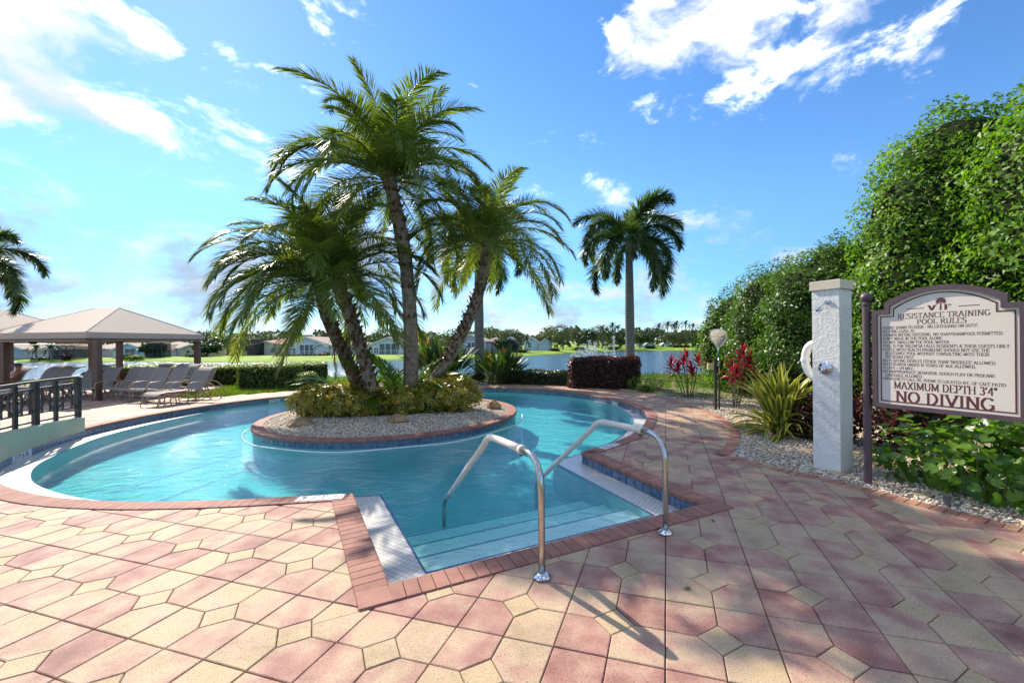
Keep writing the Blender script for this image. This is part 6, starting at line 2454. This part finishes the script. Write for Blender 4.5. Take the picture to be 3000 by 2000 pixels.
def house(label, x, y, z, w, hw, hp, wall, roof, porch=None, wins=(), wings=(), depth=11.0, rz=0.0, cage=None, hip=None, fence=None, xpk=0.0):
    t = thing('house', label, 'house', (x, y, z), rz, 'houses on the far shore')

    def gable(x0, x1, hw_, hp_, y0, y1, xp=None):
        xm = (x0 + x1) / 2 if xp is None else xp
        prof = [(x0, -.6), (x1, -.6), (x1, hw_), (xm, hp_), (x0, hw_)]
        MB().add([(p[0], y0, p[1]) for p in prof] + [(p[0], y1, p[1]) for p in prof],
                 [(0, 1, 2, 3, 4), (9, 8, 7, 6, 5)] + [(i, 5 + i, 5 + (i + 1) % 5, (i + 1) % 5) for i in range(5)]).build('wall', wall, t)
        o_ = .32
        for a, b in ((x0, xm), (x1, xm)):
            sl = (hp_ - hw_) / (b - a)
            ax = a - o_ * (1 if a < b else -1)
            az = hw_ + sl * (ax - a)
            V = [(ax, y0 - .35, az + .02), (b, y0 - .35, hp_ + .02), (b, y1, hp_ + .02), (ax, y1, az + .02)]
            V += [(p[0], p[1], p[2] + .16) for p in V]
            MB().add(V, [(0, 1, 2, 3), (7, 6, 5, 4), (0, 4, 5, 1), (1, 5, 6, 2), (2, 6, 7, 3), (3, 7, 4, 0)]).build('roof', roof, t)
            MB().bar((ax, y0 - .38, az + .02), (b, y0 - .38, hp_ + .02), .06, .22).build('fascia', MAT['trim'], t)
    gable(-w / 2, w / 2, hw, hp, 0, depth, xpk)
    for (x0, x1, hw_, hp_, set_) in wings:
        gable(x0, x1, hw_, hp_, set_, depth + .5)
    if hip:
        x0, x1, hw_, hp_, y0, y1 = hip
        MB().box(((x0 + x1) / 2, (y0 + y1) / 2, hw_ / 2 - .3), (x1 - x0, y1 - y0, hw_ + .6)).build('wall', wall, t)
        r = (y1 - y0) / 2
        V = [(x0 - .3, y0 - .3, hw_), (x1 + .3, y0 - .3, hw_), (x1 + .3, y1 + .3, hw_), (x0 - .3, y1 + .3, hw_), (min(x0 + r, (x0 + x1) / 2), y0 + r, hp_), (max(x1 - r, (x0 + x1) / 2), y0 + r, hp_)]
        MB().add(V, [(0, 1, 5, 4), (1, 2, 5), (2, 3, 4, 5), (3, 0, 4), (3, 2, 1, 0)]).build('roof', roof, t)
    if porch:
        x0, x1, h = porch
        pr = MB().box(((x0 + x1) / 2, -.06, h / 2), (x1 - x0, .1, h)).build('porch', MAT['porch'], t)  # flat panel on the wall, the shade of a recess put into its colour
        for k in range(4):
            xx = x0 + (x1 - x0) * k / 3
            MB().box((xx, -.16, h / 2), (.14, .14, h)).build('column', MAT['trim'], pr)
        MB().box(((x0 + x1) / 2, -.16, h), (x1 - x0 + .3, .16, .2)).build('lintel', MAT['trim'], pr)
    for (wx, wz, ww, wh) in wins:
        f = MB().box((wx, -.05, wz), (ww, .1, wh)).build('window', MAT['trim'], t)
        nx = 2 if ww > .8 else 1
        nz = 2 if wh > .9 else 1
        pw, ph_ = (ww - .1) / nx - .06, (wh - .1) / nz - .06
        for i in range(nx):
            for j in range(nz):
                MB().box((wx + (i - (nx - 1) / 2) * (pw + .07), -.105, wz + (j - (nz - 1) / 2) * (ph_ + .07)), (pw, .03, ph_)).build('pane', MAT['glass'], f)
    if cage:
        x0, x1, h, d = cage
        cg = MB().box(((x0 + x1) / 2, -d / 2, h / 2), (x1 - x0 - .1, d - .1, h - .06)).build('screen_enclosure', MAT['screen'], t)
        n_ = max(3, int((x1 - x0) / 1.3))
        for k in range(n_ + 1):
            xx = x0 + (x1 - x0) * k / n_
            MB().box((xx, -d, h / 2), (.09, .09, h)).build('cage_bar', MAT['cage'], cg)
            MB().bar((xx, -d, h), (xx, 0, h + .25), .09).build('cage_bar', MAT['cage'], cg)
        for zz_ in (.9, h * .62, h):
            MB().bar((x0, -d, zz_), (x1, -d, zz_), .09).build('cage_bar', MAT['cage'], cg)
    if fence:
        x0, x1, yy = fence
        fr = MB().bar((x0, yy, .95), (x1, yy, .95), .06).build('terrace_fence', MAT['trim'], t)
        n_ = int((x1 - x0) / .5)
        for k in range(n_ + 1):
            MB().box((x0 + (x1 - x0) * k / n_, yy, .47), (.05, .05, .95)).build('picket', MAT['trim'], fr)
    return t


house('bluish house at the far left edge, glimpsed under the canopies', -107.5, 84, -.58, 5.0, 2.0, 2.9, MAT['h_grey'], MAT['roof_brown'], None, [(-.9, 1.0, 1.0, 1.1)], depth=8)
house('pinkish house with a tall arched window, seen under the canopy at left', -99, 84, -.55, 4.6, 1.9, 2.8, MAT['h_pink'], MAT['roof_tan'], None, [(.1, 1.0, 1.9, 1.6), (-1.7, .9, .6, 1.0)], depth=9,
      hip=(2.2, 12.5, 1.9, 3.2, 3, 11), cage=(2.4, 7.2, 2.6, 2.6))
house('pale blue house with twin gables, seen under the canopy', -83.7, 84, -.55, 6.2, 1.75, 2.9, MAT['h_blue'], MAT['roof_tan'], None, [(.3, 1.1, 2.2, 1.7), (-2.1, .8, .9, .9), (2.0, 1.3, .5, .9)],
      [(3.5, 6.0, 1.6, 2.55, .5)], depth=9, hip=(-1, 7.0, 1.9, 3.4, 4, 12), cage=(6.1, 8.6, 3.0, 2.2))
house('cream house partly hidden by a tree behind the lounger row', -72.6, 86, -.65, 4.6, 1.9, 2.7, MAT['h_cream'], MAT['roof_tan'], None, [(-.8, 1.0, .8, 1.1), (.8, 1.0, .8, 1.1)], depth=8)
house('red-roofed house with a dark screened pool enclosure', -60, 90, -.4, 5.0, 2.3, 3.0, MAT['h_cream'], MAT['roof_red'], None, [(1.5, 1.2, 1.0, 1.2)], depth=8, hip=(-4.8, 6.6, 2.3, 3.9, 1.0, 12), cage=(-6.0, -.4, 3.4, 3.2))
house('grey-white house with a wide arched porch under a tan roof', -48.9, 86, -.42, 9.9, 2.0, 3.75, MAT['h_white'], MAT['roof_tan'], (-1.5, 1.5, 2.3), [(-3.7, .95, .9, 1.2), (-2.7, .95, .7, 1.2), (4.2, 1.0, .8, 1.1)],
      [(2.0, 4.6, 1.8, 2.5, -.8)], depth=11, hip=(.5, 9.0, 2.2, 3.5, 4, 14), fence=(-3.2, 6.0, -2.2), xpk=-.2)
house('white gabled house with a broad porch and white terrace fence', -33.4, 88, -.45, 9.0, 1.75, 3.6, MAT['h_white'], MAT['roof_tan'], (-1.4, 2.3, 2.4), [(-3.3, .9, 1.0, 1.1), (-2.1, .9, 1.0, 1.1)],
      [(2.8, 5.2, 1.7, 2.3, -.9)], depth=11, fence=(-4.4, 5.0, -2.0), xpk=.6)
house('grey house with a steep tan gable behind the leaning palm trunk', -16.0, 90, -.15, 6.6, 2.3, 3.75, MAT['h_grey'], MAT['roof_tan'], (-.6, 1.9, 2.2), [(-2.3, 1.0, .9, 1.1)], [(-3.3, -.6, 1.6, 2.2, -.8)], depth=12, fence=(-3.3, 2.4, -1.6))
house('long low brown-roofed house with a dark screened gable', -8.2, 99, -.15, 3.4, 1.8, 3.3, MAT['h_grey'], MAT['roof_brown'], None, [(.0, 1.0, 1.0, 1.0)], depth=10, hip=(-7.2, -.8, 1.9, 3.4, 1.5, 10), cage=(-1.6, 3.0, 2.6, 2.0))
house('pale house with two peaked tan roofs near the bend of the shore', -3.4, 112, -.3, 4.2, 2.1, 3.5, MAT['h_blue'], MAT['roof_tan'], None, [(-.6, 1.4, .9, 1.4)], [(2.0, 5.4, 1.9, 3.1, -1.0)], depth=10)
house('small distant white house among trees behind the grey foxtail trunk', 39, 162, .1, 4.6, 1.9, 2.9, MAT['h_white'], MAT['roof_brown'], None, [(-.9, 1.0, .9, 1.0), (.9, 1.0, .9, 1.0)], depth=7)

# ------------------------------------------------------------------ trees beyond the lake
MAT['oak'] = mat_leaf('oak_leaf', [(.045, .068, .028), (.07, .10, .04), (.11, .145, .06)], None, .25, (1.2, 1.25, .6), .6, .25)
MAT['oak_b'] = mat_leaf('oak_leaf_warm', [(.06, .075, .034), (.095, .115, .05), (.14, .165, .07)], None, .25, (1.2, 1.25, .6), .6, .25)
MAT['dense'] = mat_leaf('dense_leaf', [(.018, .042, .014), (.034, .070, .020), (.065, .11, .03)], None, .25, (1.2, 1.3, .6), .5, .3)
GT_ = 'trees beyond the lake'


def far_tree(label, x, y, top, w, mat, seed, zb=-.4, n=2300, leaf=.46, base=.15):
    t = thing('shade_tree', label, 'tree', (x, y, zb), 0, GT_)
    r = np.random.default_rng(seed)
    h = top - zb
    bl = []
    for k in range(8):
        a = r.uniform(0, 6.28)
        q = r.uniform(0, .30) * w
        zc = h * r.uniform(.45, .74)
        bl.append((q * math.cos(a), q * math.sin(a) * .7, zc, w * r.uniform(.19, .28), w * r.uniform(.19, .26), h * r.uniform(.16, .25)))
    bl.append((0, 0, h * .62, w * .34, w * .3, h * .34))
    P, N = blob_points(bl, n, r, lo=.6, lump=.2, zmin=h * base, inner_cut=.6)
    V, F = leaf_quads(P, N, leaf, r, .8, .7, .35)
    tag(ob('crown', npmesh('crown', V, F, mat, False, np.repeat(r.beta(2, 2, len(P)), 4)), t), kind='stuff')
    MB().tube([(0, 0, -.5), (.1, 0, h * .3), (-.1, 0, h * .62)], [.25, .18, .08], 7).build('trunk', MAT['bark'], t)
    for k in range(3):
        a = k * 2.1 + r.uniform(0, 1)
        MB().tube([(.05, 0, h * .28), (math.cos(a) * w * .14, math.sin(a) * w * .1, h * .5), (math.cos(a) * w * .28, math.sin(a) * w * .2, h * .66)], [.12, .08, .04], 6).build('limb', MAT['bark'], t)
    return t


FT = [('dark tree rising behind the right corner of the canopy', -82, 101, 6.0, 10, 'dense'), ('tree in front of the cream house behind the loungers', -78.3, 83.5, 2.7, 5.5, 'dense'),
      ('low dark tree left of the red-roofed house', -68.5, 84.5, 2.6, 6.5, 'dense'), ('second dark tree beside the screened enclosure', -72.0, 92, 4.2, 8, 'dense'),
      ('wide tree on the skyline above the red roof', -79, 118, 5.6, 13, 'oak'), ('tree on the skyline just left of the grey-white house roof', -68, 116, 5.2, 11, 'oak'),
      ('tall tree on the skyline right of the grey-white house', -54.5, 112, 5.7, 10.5, 'oak'), ('loose tree on the skyline left of the tallest palm trunk', -46, 120, 6.9, 11, 'oak_b'),
      ('tree on the skyline behind the white gabled house', -35, 115, 6.0, 10, 'oak'), ('round tree between the palm trunks on the skyline', -26, 125, 6.4, 13, 'oak_b'),
      ('broad tree on the skyline above the grey house', -17, 130, 7.0, 14, 'oak'), ('tree on the skyline above the brown roof', -10.5, 126, 6.3, 10, 'oak_b'),
      ('bright round tree before the brown roof', -9.6, 93, 3.0, 4.4, 'dense'), ('low tree right of the twin-peaked house', -1, 148, 5.0, 12, 'oak'),
      ('big rounded grey-green tree left of the fountain', 5.5, 125, 7.4, 13, 'oak_b'), ('dark spreading tree behind the fountain', 12.5, 122, 5.9, 9.5, 'dense'),
      ('large tree behind the fountain and left of the far palms', 18.5, 134, 7.2, 12, 'oak'), ('tree just left of the grey foxtail trunk, behind the far palms', 25.5, 131, 5.6, 9, 'oak'),
      ('tree just right of the grey foxtail trunk', 31.5, 138, 5.0, 9, 'dense'), ('round tree right of the small distant white house', 46, 142, 5.4, 12, 'oak'),
      ('tree behind the row of tall far palms', 53, 150, 6.2, 13, 'oak_b'), ('dark tree at the right end of the far shore', 60.5, 140, 6.2, 14, 'dense'), ('tree on the skyline behind the canopies', -104, 112, 4.6, 12, 'oak')]
for k, (lb, x, y, tp, w, mk) in enumerate(FT):
    far_tree(lb, x, y, tp, w, MAT[mk], 700 + k)

r = np.random.default_rng(801)                          # the wood that closes the view
P = np.c_[r.uniform(-190, 110, 9000), r.uniform(158, 176, 9000), np.zeros(9000)]
P[:, 2] = r.uniform(0, 1, 9000) ** .6 * (5.4 + 1.2 * np.sin(P[:, 0] * .21) + .8 * np.sin(P[:, 0] * .57 + 1)) + .2
V, F = leaf_quads(P, np.tile((0, -.7, .5), (9000, 1)), 1.5, r, .9, .6)
o = ob('far_woodland', npmesh('far_woodland', V, F, MAT['oak'], False, np.repeat(r.random(9000), 4)))
tag(o, 'distant belt of woodland along the skyline', 'woodland', kind='stuff')

FPF = [frond_mesh('far_frond', 1.0, e, d_, 22, .26, 820 + k, MAT['dense'], False, .05, 0, .1, 1.2, 0, .2, .02) for k, (e, d_) in enumerate(((70, 80), (45, 95), (20, 85), (-8, 60)))]


def far_palm(label, x, y, top, zb, L, seed, lean=0.0, group='palms beyond the lake'):
    t = thing('coconut_palm', label, 'palm tree', (x, y, zb), 0, group)
    h = top - zb
    MB().tube([(0, 0, -.3), (lean * .5, 0, h * .5), (lean, 0, h)], [.17, .13, .10], 7).build('trunk', MAT['foxtrunk'], t)
    r = np.random.default_rng(seed)
    for i in range(13):
        s_ = L * r.uniform(.85, 1.1)
        ob('frond', FPF[min(3, int(i / 13 * 4))], t, (lean, 0, h), (0, 0, i * 2.4 + r.normal(0, .2)), (s_,) * 3)
    return t


FPL = [('leftmost of three tall palms on the skyline behind the fountain', 18.1, 130, 5.9, -.1, 2.3), ('middle of three tall palms on the skyline behind the fountain', 21.1, 132, 6.6, -.1, 2.4), ('rightmost of three tall palms on the skyline behind the fountain', 24.0, 134, 6.1, -.1, 2.4),
       ('leftmost tall palm of the far grove left of the ficus row', 41.5, 150, 7.0, -.1, 2.4), ('second tall palm of the far grove from the left', 44.6, 152, 7.5, -.1, 2.5), ('third tall palm of the far grove from the left', 46.6, 150, 7.1, -.1, 2.5),
       ('fourth tall palm of the far grove from the left', 49.2, 154, 7.8, -.1, 2.5), ('fifth tall palm of the far grove from the left', 51.2, 152, 8.0, -.1, 2.5), ('rightmost tall palm of the far grove', 53.3, 150, 7.0, -.1, 2.4),
       ('single fan of a palm right of the grey foxtail trunk', 35.6, 143, 5.2, -.1, 2.3), ('palm standing right of the twin-peaked house', 1.6, 109, 2.5, -.4, 1.8), ('palm between the brown-roofed and the twin-peaked houses', -4.8, 104, 2.5, -.4, 1.8),
       ('left of two small palms before the grey-white house', -52.6, 82, 1.5, -.5, 1.1), ('right of two small palms before the grey-white house', -51.2, 82.5, 1.7, -.5, 1.1), ('small palm left of the white gabled house', -38.9, 84, 1.5, -.5, 1.2),
       ('leafy palm seen under the canopy left of the front post', -95.6, 78.5, 1.4, -.6, 1.5), ('second leafy palm under the canopy left of the front post', -93.3, 79, 1.5, -.6, 1.5), ('slim palm seen under the canopy between two posts', -84.8, 79, 1.7, -.6, 1.1)]
for k, (lb, x, y, tp, zb, L) in enumerate(FPL):
    far_palm(lb, x, y, tp, zb, L, 840 + k, math.sin(k * 1.9) * .5)

# shrubs on the far lawn
MS = [('rounded green shrub on the far lawn before the pale blue house', -79, 79, 1.5, .8, 'dense'), ('wide pale shrub on the far lawn right of the pale blue house', -76, 77.5, 1.9, .6, 'clipped'), ('reddish shrub on the far lawn under the canopy', -91.8, 80, .8, .9, 'copper'),
      ('dark shrub before the pinkish house', -97, 80, 2.0, .5, 'dense'), ('red flowering shrub beside the grey-white house', -43.6, 83, .9, .8, 'copper'), ('red hedge before the twin-peaked house', 2.5, 107, 1.5, .7, 'copper'),
      ('dark shrub at the foot of the brown-roofed house', -5.5, 95, 2.2, .7, 'dense'), ('pale green shrub on the far shore left of the fountain', 9.5, 113, 2.2, .9, 'clipped'), ('low shrub below the far palm grove', 47, 143, 4.5, .9, 'dense'),
      ('low green shrub left of the red-roofed house', -66.5, 80, 2.6, .9, 'dense'), ('small shrub right of the distant white house', 34, 134, 2.0, .8, 'dense'), ('low dark shrub behind the fountain', 21, 127, 3, .9, 'dense')]
for k, (lb, x, y, w, h, mk) in enumerate(MS):
    bush('garden_shrub', lb, 'shrub', (x, y, -.55 if y < 90 else -.45), [(0, 0, h * .4, w, .7, h * .8)], 260, .26, MAT[mk], 860 + k, 'shrubs on the far lawn', .7, .6, .4, -.2, .7)
t = thing('clipped_row', 'long low clipped hedge along the terrace of the grey-white house', 'hedge', (-47, 81.5, -.62))
P, N = box_points(9.5, .8, .55, 900, np.random.default_rng(880), .1)
V, F = leaf_quads(P, N, .22, np.random.default_rng(881), .7, .5)
tag(ob('foliage', npmesh('foliage', V, F, MAT['dense'], False, np.repeat(np.random.default_rng(1).random(900), 4)), t), kind='stuff')
MB().box((0, 0, .22), (9.3, .6, .5)).build('shade_core', MAT['inner'], t)

# two cars parked beyond the trees
def car(label, x, y, z, col):
    t = thing('parked_car', label, 'car', (x, y, z), R(8), 'cars parked beyond the lake')
    prof = [(-2.1, .35), (2.1, .35), (2.15, .75), (1.4, .92), (.7, 1.4), (-1.1, 1.42), (-1.8, .95), (-2.15, .85)]
    MB().add([(p[0], -.85, p[1]) for p in prof] + [(p[0], .85, p[1]) for p in prof],
             [tuple(range(8)), tuple(range(15, 7, -1))] + [(i, 8 + i, 8 + (i + 1) % 8, (i + 1) % 8) for i in range(8)]).build('body', col, t)
    gl = [(1.2, .95), (.62, 1.33), (-1.02, 1.35), (-1.55, .97)]
    MB().add([(p[0], -.87, p[1]) for p in gl] + [(p[0], .87, p[1]) for p in gl], [(0, 1, 2, 3), (7, 6, 5, 4)]).build('windows', MAT['glass'], t)
    for wx in (-1.3, 1.3):
        for wy in (-.8, .8):
            MB().lathe([(.34, -.1), (.34, .1)], (wx, wy, .33), 12, Matrix.Rotation(PI / 2, 3, 'X')).build('wheel', MAT['black_metal'], t)
    return t


car('white car parked beyond the far shore, right of the grey foxtail trunk', 42.5, 146, -.1, MAT['trim'])
car('dark car parked beyond the far shore near the distant white house', 37, 147, -.1, MAT['h_grey'])

# ------------------------------------------------------------------ lake fountain
def mat_spray():
    m, nt, out = newmat('water_spray')
    d = nt.nodes.new('ShaderNodeBsdfDiffuse')
    d.inputs['Color'].default_value = (.88, .91, .94, 1)
    t = nt.nodes.new('ShaderNodeBsdfTranslucent')
    t.inputs['Color'].default_value = (.9, .94, .97, 1)
    mx = nt.nodes.new('ShaderNodeMixShader')
    mx.inputs[0].default_value = .55
    nt.links.new(d.outputs[0], mx.inputs[1])
    nt.links.new(t.outputs[0], mx.inputs[2])
    nt.links.new(mx.outputs[0], out.inputs['Surface'])
    return m


MAT['spray'] = mat_spray()
ft = thing('lake_fountain', 'white fountain jets spraying up from the lake behind the dark red hedge', 'fountain', (6.3, 53, LAKE_Z))
r = np.random.default_rng(900)
jets = [(2.6, 2.5, 3.5, 700, .085), (1.55, 1.5, 2.0, 380, .10), (.3, .15, 2.75, 620, .13), (.2, -.6, 2.95, 620, .14), (.1, -1.35, 2.5, 560, .16), (0, -2.0, 1.9, 480, .18), (-.1, -2.6, 1.25, 380, .2)]
for (xa, xb, hgt, n, wd) in jets:
    # a plume: dense at the foot, feathering outwards as it climbs and drifts down
    u = r.random(n) ** 1.15
    fall = r.random(n) < .35
    x = xa + (xb - xa) * u + np.where(fall, r.normal(-.12, .3, n), 0)
    z = hgt * u * np.where(fall, r.uniform(.35, 1, n), 1)
    w_ = wd * (.25 + u)
    P = np.c_[x + r.normal(0, 1, n) * w_, r.normal(0, 1, n) * w_, np.maximum(.02, z + r.normal(0, .05, n))]
    s = .030 * r.uniform(.5, 1.6, (n, 1, 1))
    tet = np.array([(1, 0, -.5), (-.6, .8, -.5), (-.6, -.8, -.5), (0, 0, 1.6)])
    V = P[:, None, :] + tet[None] * s
    fc = np.array([(0, 1, 3), (1, 2, 3), (2, 0, 3), (0, 2, 1)])
    F = (np.arange(n) * 4)[:, None, None] + fc[None]
    tag(ob('jet', npmesh('jet', V.reshape(-1, 3), F.reshape(-1, 3), MAT['spray'], True), ft), kind='stuff')
MB().lathe([(.9, .0), (.95, .12), (.5, .2), (.1, .25)], (.6, 0, 0), 18).build('float', MAT['black_metal'], ft)
ob('foam', npmesh('foam', [(p[0] - 1.2, p[1] * .6, .012) for p in circle((0, 0), 2.4, 26)] + [(-1.2, 0, .03)], [(k, (k + 1) % 26, 26) for k in range(26)], MAT['spray']), ft)
